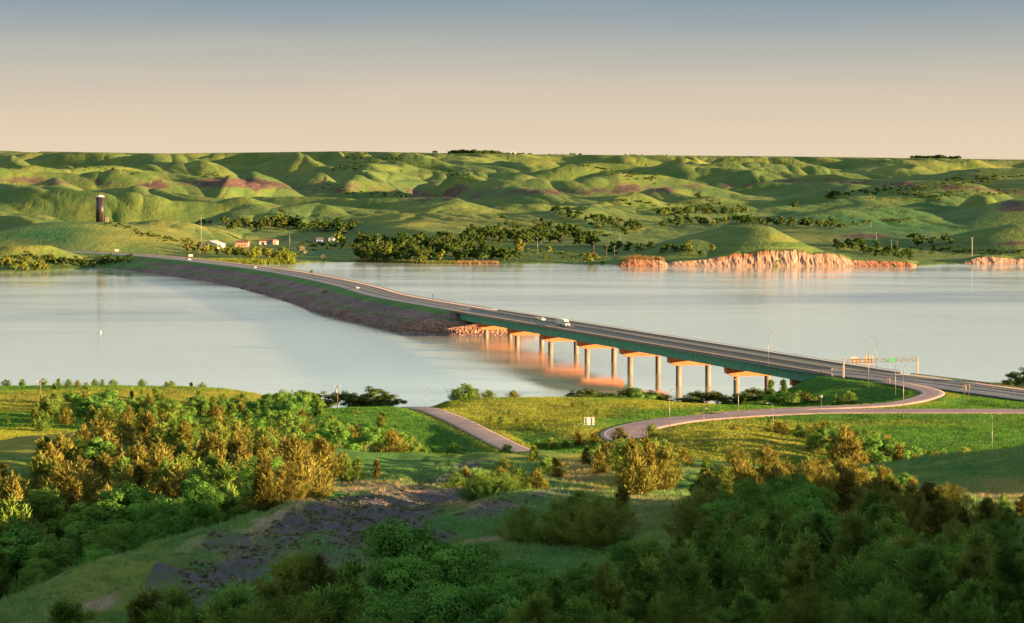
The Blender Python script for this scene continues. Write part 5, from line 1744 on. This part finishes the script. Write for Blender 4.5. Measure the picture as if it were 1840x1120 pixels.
S3 = [('juniper', 835, 690, 838, 'tall dark juniper left in the group on the skyline above the lane', 3), ('juniper', 820, 700, 842, 'low dark juniper at the left end of the group above the lane', 1), ('juniper', 850, 697, 845, 'bushy juniper in the middle of the group above the lane', 1), ('juniper', 877, 701, 848, 'star shaped juniper right of the skyline group above the lane', 3),
      ('juniper', 922, 702, 855, 'lone small juniper on the skyline of the golden knoll', 3), ('juniper', 1030, 723, 812, 'round dark juniper casting a shadow on the golden knoll', 3), ('juniper', 685, 740, 752, 'dark round juniper on the green slope left of the lane', 1),
      ('juniper', 640, 757, 700, 'sunlit tipped juniper at the foot of the green slope', 0), ('juniper', 698, 768, 690, 'tall juniper with a sunlit tip below the green slope', 0), ('juniper', 595, 748, 735, 'dark wide juniper left of the green slope', 3), ('juniper', 575, 757, 720, 'dark tree left below the crest of the green hill', 1),
      ('broadleaf', 1045, 699, 885, 'wide rounded bush on the river side of the golden knoll', 1), ('broadleaf', 1025, 704, 888, 'left part of the rounded bushes behind the golden knoll', 0), ('broadleaf', 1068, 701, 888, 'rounded bush right end of the group behind the golden knoll', 1),
      ('broadleaf', 1095, 704, 900, 'dark low bush between two bush groups by the water', 2), ('broadleaf', 1118, 699, 890, 'rounded bush left of the first near pier', 1), ('broadleaf', 1140, 695, 892, 'bright topped bush left of the first near pier', 0), ('broadleaf', 1160, 701, 900, 'low bush at the water left of the pier', 1),
      ('broadleaf', 1188, 706, 905, 'small shrub at the foot of the pier by the water', 1), ('broadleaf', 1243, 703, 900, 'small dark shrub between the two near pier columns', 1), ('broadleaf', 1262, 706, 905, 'low shrub right of the dark shrub between columns', 0), ('broadleaf', 1290, 702, 900, 'dark bush right of the near pier columns', 1), ('broadleaf', 1300, 708, 890, 'low green bush under the near span', 2),
      ('juniper', 1386, 675, 925, 'tall dark conifer left of two under the bridge end', 4), ('juniper', 1410, 682, 925, 'second dark conifer under the bridge end', 4), ('broadleaf', 1345, 697, 905, 'dark spreading bush under the bridge span near the lamp', 1), ('broadleaf', 1370, 700, 895, 'green bush below the two dark conifers', 1),
      ('broadleaf', 1400, 704, 885, 'bright rounded bush left in the row below the bridge end', 1), ('broadleaf', 1425, 702, 880, 'bright yellow green bush in the middle below the bridge end', 0), ('broadleaf', 1450, 703, 885, 'brownish green bush at the right below the bridge end', 1), ('broadleaf', 1325, 705, 895, 'dark green bush at the left below the bridge end', 0),
      ('juniper', 1504, 709, 862, 'small dark bush, left of a pair on the slope under the gantry', 1), ('juniper', 1528, 704, 862, 'larger dark bush, right of a pair on the slope under the gantry', 3), ('broadleaf', 1826, 669, 925, 'dark round tree on the shore at the right edge', 1), ('broadleaf', 1850, 664, 925, 'dark tree cut by the right edge of the picture', 0),
      ('broadleaf', 680, 696, 862, 'open rounded tree on the skyline left of the lane', 0), ('broadleaf', 696, 710, 855, 'small dark bush beside the open rounded tree', 1), ('broadleaf', 632, 703, 870, 'rounded tree right of the utility pole with transformer', 1), ('broadleaf', 650, 708, 865, 'low tree between the pole and the open rounded tree', 1),
      ('broadleaf', 588, 706, 880, 'leafy tree left of the utility pole with transformer', 1), ('broadleaf', 565, 705, 885, 'leafy tree on the shore bluff left of the pole', 0), ('broadleaf', 540, 706, 890, 'leafy tree second from the reddish bank', 1), ('broadleaf', 517, 709, 895, 'leafy tree next to the reddish bank', 2),
      ('broadleaf', 812, 797, 668, 'bright yellow green tree left of the lane bottom', 1), ('broadleaf', 780, 802, 665, 'dark leafy tree left of the bright one below the lane', 0), ('broadleaf', 840, 812, 672, 'small rusty bush right of the bright tree below the lane', 2), ('broadleaf', 865, 817, 676, 'tiny bush at the lane bottom', 1), ('juniper', 758, 824, 640, 'orange tinged small juniper below the lane hill', 0),
      ('juniper', 910, 805, 655, 'dark juniper at the bottom end of the lane', 1), ('juniper', 968, 787, 640, 'dark juniper at the right of the lane bottom', 1), ('juniper', 990, 790, 632, 'dark bushy juniper right of the lane bottom', 3),
      ('juniper', 1040, 772, 655, 'rusty juniper below the white road sign', 0), ('juniper', 1068, 777, 650, 'rusty bushy juniper right below the road sign', 1), ('juniper', 1018, 783, 645, 'dark juniper left below the road sign', 2), ('juniper', 1115, 779, 640, 'reddish topped bush against the ramp curve', 1), ('juniper', 1172, 774, 640, 'dark round bush at the inner edge of the ramp curve', 3),
      ('juniper', 960, 812, 520, 'dark juniper on the pale slope below the lane', 0), ('juniper', 985, 830, 470, 'spreading juniper on the green slope in the centre', 3), ('juniper', 905, 837, 455, 'round juniper at the left of the centre slope', 3), ('juniper', 1000, 845, 440, 'sunlit small juniper on the golden centre slope', 2), ('juniper', 1055, 812, 500, 'large rusty juniper on the centre slope', 0),
      ('juniper', 1090, 800, 510, 'tall dark juniper right of the rusty one', 0), ('juniper', 1130, 795, 520, 'dense juniper below the ramp curve', 2), ('juniper', 1160, 800, 505, 'rounded juniper below the ramp curve at the right', 1), ('juniper', 1200, 795, 520, 'wide reddish juniper at the left foot of the golden mound', 3), ('juniper', 1225, 802, 500, 'reddish juniper at the foot of the golden mound', 1),
      ('juniper', 838, 850, 400, 'orange sunlit juniper left in the row above the green hump', 0), ('juniper', 862, 862, 398, 'dark low juniper in the row above the green hump', 1), ('juniper', 900, 855, 400, 'green gold juniper in the middle of the row above the hump', 3), ('juniper', 935, 850, 402, 'broad olive juniper right in the row above the green hump', 1), ('juniper', 965, 860, 396, 'orange tinged juniper at the right end of the row', 1), ('juniper', 820, 868, 395, 'lowest dark juniper at the left end of the row', 3),
      ('juniper', 1322, 748, 690, 'spreading juniper behind the golden mound below the ramp', 3), ('juniper', 1400, 757, 640, 'low rusty juniper at the right of the mound top', 3), ('juniper', 1440, 760, 630, 'dark juniper in the row right of the mound top', 1), ('juniper', 1480, 758, 632, 'round dark rusty juniper behind the mound', 3), ('juniper', 1525, 768, 622, 'rusty pointed juniper on the field edge', 1),
      ('juniper', 1465, 798, 600, 'small round juniper on the right slope of the mound', 3), ('juniper', 1380, 800, 545, 'low juniper on the front of the golden mound', 3), ('juniper', 1325, 802, 540, 'small juniper on the left front of the golden mound', 3),
      ('juniper', 1040, 886, 250, 'big dark spreading juniper in the centre foreground', 3), ('juniper', 1085, 893, 245, 'dark ragged juniper at the right of the foreground clump', 3), ('juniper', 1000, 903, 256, 'dark juniper left side of the centre foreground group', 1), ('juniper', 1118, 872, 300, 'narrow sunlit tipped juniper in the centre', 4), ('juniper', 940, 945, 285, 'dark bushy juniper on the shaded hump', 3),
      ('juniper', 860, 910, 325, 'green juniper bush on the left of the hump', 3), ('juniper', 910, 905, 335, 'wide juniper bush in the middle of the hump', 3), ('juniper', 890, 925, 322, 'low juniper bush at the front of the hump', 3),
      ('broadleaf', 750, 945, 176, 'tall bright leafy tree in the centre of the foreground', 2), ('broadleaf', 700, 1000, 168, 'leafy tree at the left side of the bright foreground pair', 1), ('broadleaf', 860, 972, 172, 'second bright leafy tree right of the tall one', 1), ('broadleaf', 920, 1010, 170, 'leafy tree at the right end of the bright foreground trees', 1), ('broadleaf', 790, 1040, 150, 'low leafy bush between the two bright foreground trees', 1), ('broadleaf', 850, 1050, 148, 'low leafy bush at the bottom under the second bright tree', 0), ('broadleaf', 690, 1070, 150, 'low leafy bush at the bottom under the tall tree', 1),
      ('juniper', 515, 1000, 158, 'pointed green juniper left in the foreground row at the bottom', 0), ('juniper', 560, 990, 152, 'tallest pointed juniper in the foreground row at the bottom', 0), ('juniper', 620, 1015, 152, 'broad juniper left of the bright leafy trees', 2), ('juniper', 470, 1050, 150, 'juniper second from the left in the bottom row', 2), ('juniper', 430, 1062, 148, 'low juniper in the bottom row', 1), ('juniper', 320, 1062, 150, 'small juniper in the bottom left row', 1),
      ('juniper', 262, 1056, 156, 'dark pointed juniper standing on the bottom left slope', 0), ('juniper', 110, 1080, 165, 'juniper tip at the bottom left corner slope', 1), ('juniper', 380, 1080, 142, 'juniper tip at the bottom edge left of the centre', 2), ('juniper', 590, 1060, 140, 'juniper at the bottom edge under the tallest pointed one', 1), ('juniper', 520, 1075, 138, 'juniper at the bottom edge left of the broad one', 3),
      ('juniper', 1000, 1035, 158, 'feathery juniper at the bottom centre', 0), ('juniper', 1090, 1010, 170, 'feathery juniper right of the bottom centre', 2), ('juniper', 960, 1075, 140, 'low feathery juniper at the bottom centre edge', 1), ('juniper', 1050, 1070, 142, 'broad low juniper at the bottom right of centre', 3), ('juniper', 1140, 1060, 150, 'juniper at the bottom edge left of the big one', 2),
      ('juniper', 1465, 918, 205, 'big tall blue green juniper in the right foreground', 0), ('juniper', 1540, 925, 200, 'big pale tipped juniper in the right foreground', 2), ('juniper', 1290, 985, 180, 'feathery olive juniper at the bottom between centre and right', 0), ('juniper', 1380, 1000, 170, 'dense juniper left of the big blue green one', 2), ('juniper', 1660, 985, 175, 'dense green juniper at the lower right', 1), ('juniper', 1750, 960, 185, 'tall green juniper near the lower right corner', 2), ('juniper', 1820, 975, 170, 'green juniper cut by the lower right edge', 0), ('juniper', 1220, 1060, 150, 'low olive juniper at the bottom edge', 3), ('juniper', 1450, 1055, 148, 'arching juniper branches at the bottom right', 3), ('juniper', 1600, 1060, 145, 'low wide juniper at the bottom right edge', 3), ('juniper', 1750, 1060, 142, 'low juniper in the bottom right corner', 1), ('juniper', 1340, 1070, 143, 'low juniper at the bottom left of the arching one', 1)]
RUST = ('rusty', 'reddish', 'orange', 'sunlit', 'golden', 'gold')  # label words that pick the foliage with sunlight in its colour
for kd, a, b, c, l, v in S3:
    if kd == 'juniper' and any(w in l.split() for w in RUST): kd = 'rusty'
    mid_ = kd in ('juniper', 'rusty') and 300 < c < 660
    if kd == 'broadleaf' and c > 840 and 'bright' not in l: kd = 'far'
    single(kd, a, b, c, l, None, v, lod=0 if c < 345 else 1, minh=3.3 if mid_ else (1.6 if c > 300 else 4), name='shore_bush' if kd == 'far' else None, cat='bush' if kd == 'far' else None, wide=1.12 if mid_ else 1.3 if (240 < c < 262 and 980 < a < 1100) else (1.5 if kd in ('far', 'broadleaf') and c > 840 else (1.45 if 830 < c < 860 else 1.0)))
# small shrubs on the knoll
S4 = [(875, 742, 770), (882, 747, 765), (930, 764, 752), (950, 770, 745), (958, 772, 742), (964, 776, 740), (975, 777, 738), (900, 760, 760), (915, 744, 790), (1073, 741, 785), (1001, 762, 752), (1075, 800, 600), (1385, 741, 745), (640, 735, 780), (1290, 790, 575), (1010, 700, 865)]
for k, (a, b, c) in enumerate(S4):
    x = XP(a, c); z = gz(x, c)
    tree('juniper', x, c, z - .05, 1.1 + (k * 7 % 5) * .22, f"tiny shrub on the golden knoll and its surroundings, {ORD[k]} counted in scattered order" if False else None, 'tiny shrubs on the knoll', 3, 2, 1.0, 'low_shrub', 'shrub')
    TREES[-1]['label'] = ['reddish shrub at the head of the little draw', 'low shrub just right of the reddish shrub', 'dark shrub upper left of the row on the knoll front', 'second shrub of the row along the knoll front', 'third shrub of the row along the knoll front', 'fourth shrub of the row along the knoll front', 'last shrub at the lower end of the knoll row', 'lone tiny shrub below the middle of the golden knoll', 'tiny shrub high on the left of the knoll', 'tiny dark shrub in the green dip above the road sign', 'tiny shrub left of the road sign', 'low shrub below the pink grass patch', 'small green shrub beside the ramp lamp', 'small shrub on the crest of the lane hill', 'low shrub on the left front of the mound', 'tiny shrub on the knoll skyline'][k]

# ---------------- trees beyond the river, each found on the visible ground
FX, FY, FZ = X, Y, Z
fpx, fpy = proj(FX, FY, FZ)
vis = np.zeros(FX.shape, bool)
run = np.full(FX.shape[1], 1e9)
for i in range(FX.shape[0]):
    v_ = fpy[i] < run + .15
    vis[i] = v_
    run = np.minimum(run, fpy[i])
vi = np.argwhere(vis & (fpx > -40) & (fpx < 1890) & (FZ > .4))
VPX, VPY = fpx[vi[:, 0], vi[:, 1]], fpy[vi[:, 0], vi[:, 1]]
VX, VY, VZ = FX[vi[:, 0], vi[:, 1]], FY[vi[:, 0], vi[:, 1]], FZ[vi[:, 0], vi[:, 1]]
def far_pick(px, py, rad=6):
    d = (VPX - px) ** 2 + ((VPY - py) * 1.6) ** 2
    i = int(np.argmin(d))
    return VX[i], VY[i], VZ[i]
FB = [  # where, kind, polyline, half thickness, count, height range, group
    ('in the creek wood', 'far', [(640, 452), (720, 447), (800, 443), (880, 436), (960, 430), (1040, 436), (1070, 446)], 11, 78, (7, 12), 9),
    ('on the central creek', 'far', [(985, 383), (1040, 392), (1090, 404), (1150, 412), (1120, 425)], 5, 22, (5, 9), 6),
    ('in upper valley band', 'far', [(1180, 388), (1240, 386), (1300, 385), (1350, 384)], 3, 18, (6, 9), 6),
    ('in lower valley band', 'far', [(1190, 406), (1260, 403), (1330, 403), (1400, 404), (1450, 407), (1500, 412)], 4, 32, (6, 9), 8),
    ('behind the far houses', 'far', [(405, 414), (440, 410), (500, 409), (540, 416), (600, 412), (640, 414)], 4, 26, (8, 13), 7),
    ('on the far shore', 'far', [(640, 464), (700, 464), (760, 466), (820, 463), (880, 464), (930, 462)], 7, 46, (7, 11), 8),
    ('right of domed hill', 'far', [(1500, 443), (1540, 450), (1590, 457), (1640, 464)], 6, 24, (5, 8), 6),
    ('in the left marsh', 'far', [(100, 478), (160, 477), (225, 473)], 4, 12, (4, 6), 6),
    ('below the domed hill', 'far', [(1080, 455), (1130, 450), (1200, 450), (1260, 462)], 6, 18, (4, 7), 6),
    ('beside causeway road', 'yellow', [(335, 450), (380, 455), (430, 460), (480, 467), (530, 468)], 5, 34, (5, 9), 9),
    ('at left shore', 'yellow', [(0, 482), (40, 485), (85, 489)], 4, 16, (5, 8), 6),
]
r = np.random.RandomState(31)
for where, kind, line, th, cnt, hr, per in FB:
    line = np.array(line, float)
    seg = np.concatenate([[0], np.cumsum(np.linalg.norm(np.diff(line, axis=0), axis=1))])
    items = []
    for k in range(cnt):
        s = (k + r.rand()) / cnt * seg[-1]
        px_ = np.interp(s, seg, line[:, 0]); py_ = np.interp(s, seg, line[:, 1]) + r.uniform(-th, th)
        x, y, z = far_pick(px_, py_)
        h = r.uniform(*hr) * 1.15
        kd = kind
        if kind == 'far' and r.rand() < .10 and 'creek' not in where: kd = 'yellow'
        o = tree(kd, x, y, z - .3, h, None, 'trees ' + where, None, 2, 1.15 if kd == 'far' else .85)
        a, b = proj(x, y, z + h)
        items.append((o, a, b, {'far': 'dark tree', 'yellow': 'yellowish tree'}[kd]))
    label_rows(items, where, per)
FS = [('far', 612, 421, 14, 'tall sunlit tree right of the small white cabin across the river'), ('yellow', 611, 441, 12, 'lone golden poplar by the shore road across the river'), ('yellow', 500, 409, 15, 'large sunlit tree right of the long pale house'), ('yellow', 722, 455, 10, 'yellow green tree in the shore bushes left of the rounded ones'),
      ('yellow', 932, 458, 15, 'tall bright tree at the right end of the shore bushes'), ('pale', 543, 460, 9, 'silvery flowering shrub by the back bay'), ('pale', 580, 468, 5, 'low silvery shrub near the back bay shore'), ('yellow', 668, 474, 7, 'golden rounded bush at the water left of the reed bank'), ('yellow', 755, 474, 6, 'golden bush in the middle of the reed bank'),
      ('yellow', 1065, 477, 9, 'lone yellow green shrub at the water left of the cliffs'), ('yellow', 987, 455, 7, 'small pale tree by the shore path'), ('far', 1648, 444, 13, 'rounded olive tree right of the brown bushes'), ('far', 1700, 438, 9, 'dark tree group above the right shore road'), ('far', 1675, 440, 8, 'dark round tree right of the olive tree'),
      ('far', 508, 388, 9, 'lone dark tree on the green slope above the houses'), ('far', 232, 471, 7, 'dark round bush on the causeway shoulder at the left'), ('far', 1330, 381, 9, 'dark bushy tree at the end of the upper tree band'), ('far', 1495, 353, 9, 'lone dark tree on the right green slope'), ('far', 1428, 375, 10, 'dark tree on the pale valley floor at right'), ('far', 1255, 357, 9, 'dark tree group on the valley side'),
      ('yellow', 1280, 452, 7, 'reddish yellow bush at the left foot of the domed hill'), ('yellow', 1235, 448, 7, 'yellow olive bush above the cliff left part'), ('yellow', 885, 462, 9, 'sunlit bush right of the big rounded bush'), ('far', 1545, 446, 10, 'taller dark green tree in the brown bushes')]
for kd, a, b, h, lab in FS:
    x, y, z = far_pick(a, b)
    tree(kd, x, y, z - .3, h, lab, None, None, 2, 1.2 if kd == 'far' else 1.0)
# orange reeds on the low bank left of the cliffs
def blob_tree_np(seed, n, L):
    r = np.random.RandomState(seed)
    u = norm(r.normal(size=(n, 3)))
    C = u * r.uniform(.3, .5, (n, 1)) * [1, 1, .9] + [0, 0, .42]
    Dr = norm(u + r.normal(size=(n, 3)) * .5)
    side = norm(np.cross(Dr, norm(r.normal(size=(n, 3)))))
    return np.stack([C - side * L, C + Dr * L, C + side * L, C - Dr * L], 1).reshape(-1, 3)
bases = [blob_tree_np(s, 34, .24) for s in range(5)]
def scatter_stuff(name, pts, mat, label, cat):
    V = []
    r = np.random.RandomState(5)
    for x, y, z, h in pts:
        b = bases[r.randint(5)] * [h * r.uniform(.9, 1.6), h * r.uniform(.9, 1.6), h]
        V.append(b + [x, y, z - .15 * h])
    V = np.concatenate(V)
    o = obj(name, mesh_np(name, V, np.arange(len(V)).reshape(-1, 4), [mat], attrs=dict(v=np.repeat(r.uniform(.2, .9, len(V) // 4), 4))))
    return tag(o, label, cat, kind='stuff')
SB = [([(190, 402), (230, 408), (250, 420), (300, 430), (340, 437)], 4, 130, (1.5, 3.5)), ([(150, 300), (250, 305), (350, 315), (420, 320)], 10, 60, (2.5, 4.5)), ([(600, 300), (680, 290), (760, 300), (850, 320)], 9, 110, (2.5, 5)), ([(620, 285), (720, 284)], 5, 40, (3, 5)),
      ([(1030, 290), (1100, 310), (1180, 325)], 6, 60, (3, 5)), ([(1480, 355), (1560, 345), (1640, 340), (1720, 330), (1800, 325)], 6, 170, (2.5, 5.5)), ([(1560, 350), (1700, 350), (1830, 345)], 6, 90, (2.5, 4.5)), ([(1700, 322), (1840, 318)], 4, 70, (2.5, 5)),
      ([(1080, 360), (1200, 375), (1300, 370)], 8, 60, (3, 5)), ([(900, 405), (1000, 410), (1100, 420)], 8, 60, (3, 6)), ([(640, 440), (760, 435), (900, 445)], 8, 120, (2.5, 5)), ([(940, 455), (1050, 462), (1110, 458)], 8, 90, (2, 4)), ([(1640, 450), (1740, 452), (1840, 455)], 5, 90, (1.5, 3.5)),
      ([(350, 400), (420, 405), (500, 400)], 5, 40, (3, 6)), ([(20, 460), (100, 468), (200, 472)], 6, 90, (2, 4.5)), ([(540, 440), (620, 445)], 6, 50, (2, 4)), ([(560, 330), (640, 345), (740, 352)], 5, 50, (2, 4)), ([(1500, 408), (1560, 400), (1640, 395)], 3, 40, (2.5, 5))]
pts = []
for line, th, cnt, hr in SB:
    line = np.array(line, float)
    seg = np.concatenate([[0], np.cumsum(np.linalg.norm(np.diff(line, axis=0), axis=1))])
    for k in range(cnt):
        s = r.rand() * seg[-1]
        x, y, z = far_pick(np.interp(s, seg, line[:, 0]), np.interp(s, seg, line[:, 1]) + r.normal() * th * .6)
        if r.rand() < .62: pts.append((x, y, z, r.uniform(*hr) * .85))
scatter_stuff('distant_shrubs', pts, M['farleaf'], 'scattered dark shrubs dotted over the hills beyond the river', 'shrubs')
# skyline tree rows
pts = []
for a, b, n_, hr in ((808, 905, 60, (7, 13)), (905, 960, 20, (4, 6)), (1640, 1722, 60, (9, 12)), (776, 783, 3, (8, 10)), (1020, 1045, 8, (5, 7)), (1120, 1200, 12, (3, 5)), (980, 1020, 5, (3, 4))):
    for k in range(n_):
        px_ = r.uniform(a, b)
        col = int(np.argmin(np.abs(fpx[-1] - px_)))
        i = int(np.argmin(fpy[:, col]))
        pts.append((FX[i, col], FY[i, col] + r.uniform(0, 15), FZ[i, col] - .5, r.uniform(*hr)))
scatter_stuff('skyline_trees', pts, M['farleaf'], 'small dark trees in rows along the distant skyline', 'trees')
# bushes on the causeway bank
for k, (a, b, hh, lab) in enumerate(((585, 534, 4.2, 'dark pointed bush on the purple causeway bank'), (701, 556, 3.0, 'dark round bush on the causeway bank nearer the bridge'), (425, 494, 2.2, 'small dark bush far along the causeway bank'), (672, 572, 1.8, 'low bush at the waterline of the causeway bank'), (712, 565, 1.6, 'tiny bush below the nearer causeway bush'), (560, 492, 3.0, 'small reddish bush on the river side of the causeway'))):
    z_ = 4.5 if k < 3 or k == 5 else .8
    x_, y_, _ = PZ(a, b, z_)
    tree('juniper', float(x_), float(y_), z_ - .8, hh + .6, lab, 'bushes on the causeway', [1, 3, 1, 3, 3, 1][k], 2, 1.1, 'bank_bush', 'bush')

# ---------------- grass and reeds
def grass_mat(name, c1, c2, c3):
    return leaf_mat(name, c1, c2, c3, .3)
M['g_green'] = grass_mat('green_grass', (.085, .18, .055), (.16, .25, .09), (.13, .21, .07))
M['g_straw'] = grass_mat('straw_grass', (.20, .165, .085), (.33, .26, .16), (.28, .21, .12))
M['reed'] = grass_mat('reeds', (.19, .14, .06), (.32, .18, .09), (.26, .16, .08))
def grass_np(pts, hts, nbl, wd, seed, spread=.12):
    r = np.random.RandomState(seed)
    n = len(pts)
    B = np.repeat(pts, nbl, 0) + np.concatenate([r.normal(size=(n * nbl, 2)) * spread, np.zeros((n * nbl, 1))], 1)
    h = np.repeat(hts, nbl) * r.uniform(.6, 1.2, n * nbl)
    a = r.uniform(0, 6.283, n * nbl)
    side = np.stack([np.cos(a), np.sin(a), 0 * a], 1) * wd
    lean = np.stack([r.normal(size=n * nbl) * .28, r.normal(size=n * nbl) * .28, np.ones(n * nbl)], 1) * h[:, None]
    V = np.stack([B - side, B + side, B + lean], 1).reshape(-1, 3)
    return V, np.arange(len(V)).reshape(-1, 3)
r = np.random.RandomState(77)
n_ = 150000
gD = 180 + (r.rand(n_) ** .8) * 330
gpx = r.uniform(-30, 1870, n_)
gx_ = XP(gpx, gD)
# heights from the terrain grid (bilinear)
def grid_z(x, y):
    ys = NEARY[:, 0]; us = NEARX[-1] / (NEARY[-1, 0] + 60)
    u = x / (np.maximum(y, 60) + 60)
    j = np.clip(np.searchsorted(ys, y) - 1, 0, len(ys) - 2); i = np.clip(np.searchsorted(us, u) - 1, 0, len(us) - 2)
    fy = (y - ys[j]) / (ys[j + 1] - ys[j]); fx = (u - us[i]) / (us[i + 1] - us[i])
    a = NEARZ[j, i] * (1 - fx) + NEARZ[j, i + 1] * fx; b = NEARZ[j + 1, i] * (1 - fx) + NEARZ[j + 1, i + 1] * fx
    return a * (1 - fy) + b * fy
def grid_i(A, x, y):
    ys = NEARY[:, 0]; us = NEARX[-1] / (NEARY[-1, 0] + 60)
    u = x / (np.maximum(y, 60) + 60)
    j = np.clip(np.searchsorted(ys, y) - 1, 0, len(ys) - 2); i = np.clip(np.searchsorted(us, u) - 1, 0, len(us) - 2)
    return A[j, i]
gz_ = grid_z(gx_, gD)
gp1, gp2 = proj(gx_, gD, gz_)
sm = spur_mask(gx_, gD)
clump = fbm(gx_ / 3, gD / 3, 2, 50)
keep = (gp2 < 1150) & (gp2 > 780) & ~((gp1 < 640) & (gD > 420))
straw_m = blobs(gp1, gp2, [(560, 885, 70, 16, -.5), (720, 880, 150, 14, .05), (880, 908, 150, 8, .03), (470, 960, 110, 18, -.6), (1050, 806, 80, 12), (150, 1100, 90, 18, -.4), (640, 1020, 90, 12, -.3), (620, 918, 130, 8, -.12), (900, 965, 100, 12, -.15), (1160, 925, 80, 30), (1350, 800, 150, 40), (1800, 880, 80, 20), (1050, 850, 60, 30)])
bare_m = sm * blobs(gp1, gp2, [(720, 935, 150, 34, -.12), (560, 990, 190, 40, -.35), (350, 1060, 90, 30, -.4), (640, 900, 70, 14), (680, 1040, 100, 35, -.3)])
k1 = keep & (r.rand(n_) < straw_m * .9 * (1 - .8 * np.clip(grid_i(NEARBARE, gx_, gD), 0, 1)))
k2 = keep & ~k1 & (clump > -.1) & (r.rand(n_) > np.clip(grid_i(NEARBARE, gx_, gD) * 1.1, 0, .86))
for nm, kk, mt, lab in (('straw_grass', k1, 'g_straw', 'pale straw coloured grass along the ridges of the near slopes'), ('green_grass', k2, 'g_green', 'tufted green grass on the near slopes')):
    p = np.stack([gx_, gD, gz_ - .03], 1)[kk]
    V, F = grass_np(p, r.uniform(.25, .6, len(p)), 5, .022, 3)
    o = obj(nm, mesh_np(nm, V, F, [M[mt]], attrs=dict(v=np.repeat(r.uniform(.1, .9, len(F)), 3)))); tag(o, lab, 'grass', kind='stuff')
# sage and weeds scattered over the bare shale
n_ = 26000
sD = r.uniform(200, 470, n_); spx = r.uniform(180, 980, n_); sx_ = XP(spx, sD)
sz_ = grid_z(sx_, sD); q1, q2 = proj(sx_, sD, sz_)
sk = (grid_i(NEARBARE, sx_, sD) > r.uniform(.2, 1.6, n_)) & (fbm(sx_ / 6, sD / 6, 2, 90) > -.25)
M['sage'] = leaf_mat('sage_weeds', (.08, .12, .05), (.17, .19, .10), (.14, .13, .08), .15)
scatter_stuff('sage_weeds', [(a, b, c, d) for a, b, c, d in zip(sx_[sk], sD[sk], sz_[sk], r.uniform(.12, .40, int(sk.sum())))], M['sage'], 'grey green weeds scattered over the bare purple shale slope', 'weeds')
# meadow grass over the knoll, the infield, the terrace: upright blades that catch the low sun
n_ = 520000
gD = 560 + r.rand(n_) * 430
gpx = r.uniform(-30, 1870, n_)
gx_ = XP(gpx, gD)
gz_ = grid_z(gx_, gD)
gp1, gp2 = proj(gx_, gD, gz_)
rd = grid_i(NEARROAD, gx_, gD); dm = grid_i(NEARDRY, gx_, gD)
keep = (gp2 < 850) & (rd > .6) & (gz_ > .4)
pd_ = np.clip((dm + .14 * fbm(gx_ / 22, gD / 30, 2, 60) - .38) * 2.8, 0, 1)
isd = r.rand(n_) < pd_
M['g_gold'] = grass_mat('golden_meadow_grass', (.125, .175, .027), (.185, .21, .035), (.16, .19, .03))
M['g_meadow'] = grass_mat('green_meadow_grass', (.045, .13, .02), (.075, .175, .028), (.065, .15, .024))
for nm, kk, mt, lab in (('golden_meadow_grass', keep & isd, 'g_gold', 'golden dry grass over the knoll and the terrace'), ('meadow_grass', keep & ~isd, 'g_meadow', 'green meadow grass between the ramps and the river')):
    p = np.stack([gx_, gD, gz_ - .05], 1)[kk]
    V, F = grass_np(p, r.uniform(.22, .42, len(p)), 2, .10, 3, .3)
    o = obj(nm, mesh_np(nm, V, F, [M[mt]], attrs=dict(v=np.repeat(r.uniform(.1, .9, len(F)), 3)))); tag(o, lab, 'grass', kind='stuff')
# orange reed bank on the far shore
rp = []
for a0, a1, n_ in ((1118, 1192, 900), (820, 895, 420), (640, 820, 700), (330, 530, 1800)):
    a = r.uniform(a0, a1, n_)
    sd = shore_D(a) + r.uniform(1, 14 if a0 != 330 else 30, n_)
    x = XP(a, sd); z = far_h(x, sd)
    rp.append(np.stack([x, sd, np.maximum(z, 0) - .1], 1)[z > -1])
for nm, pp, mt, hh, lab in (('reeds', rp[0], 'reed', (1.5, 4.2), 'tall orange reeds on the low bank left of the pale cliffs'), ('tan_reeds', rp[1], 'reed', (.8, 1.8), 'low tan reeds along the far shore'), ('green_reeds', rp[2], 'yleaf', (.8, 2.0), 'low green reeds along the far shore under the bushes'), ('yellow_reeds', rp[3], 'yleaf', (1.5, 4), 'yellow green reeds beside the causeway road')):
    V, F = grass_np(pp, r.uniform(hh[0], hh[1], len(pp)), 5, .22, 9, .6)
    o = obj(nm, mesh_np(nm, V, F, [M[mt]], attrs=dict(v=np.repeat(r.uniform(.1, .9, len(F)), 3)))); tag(o, lab, 'reeds', kind='stuff')
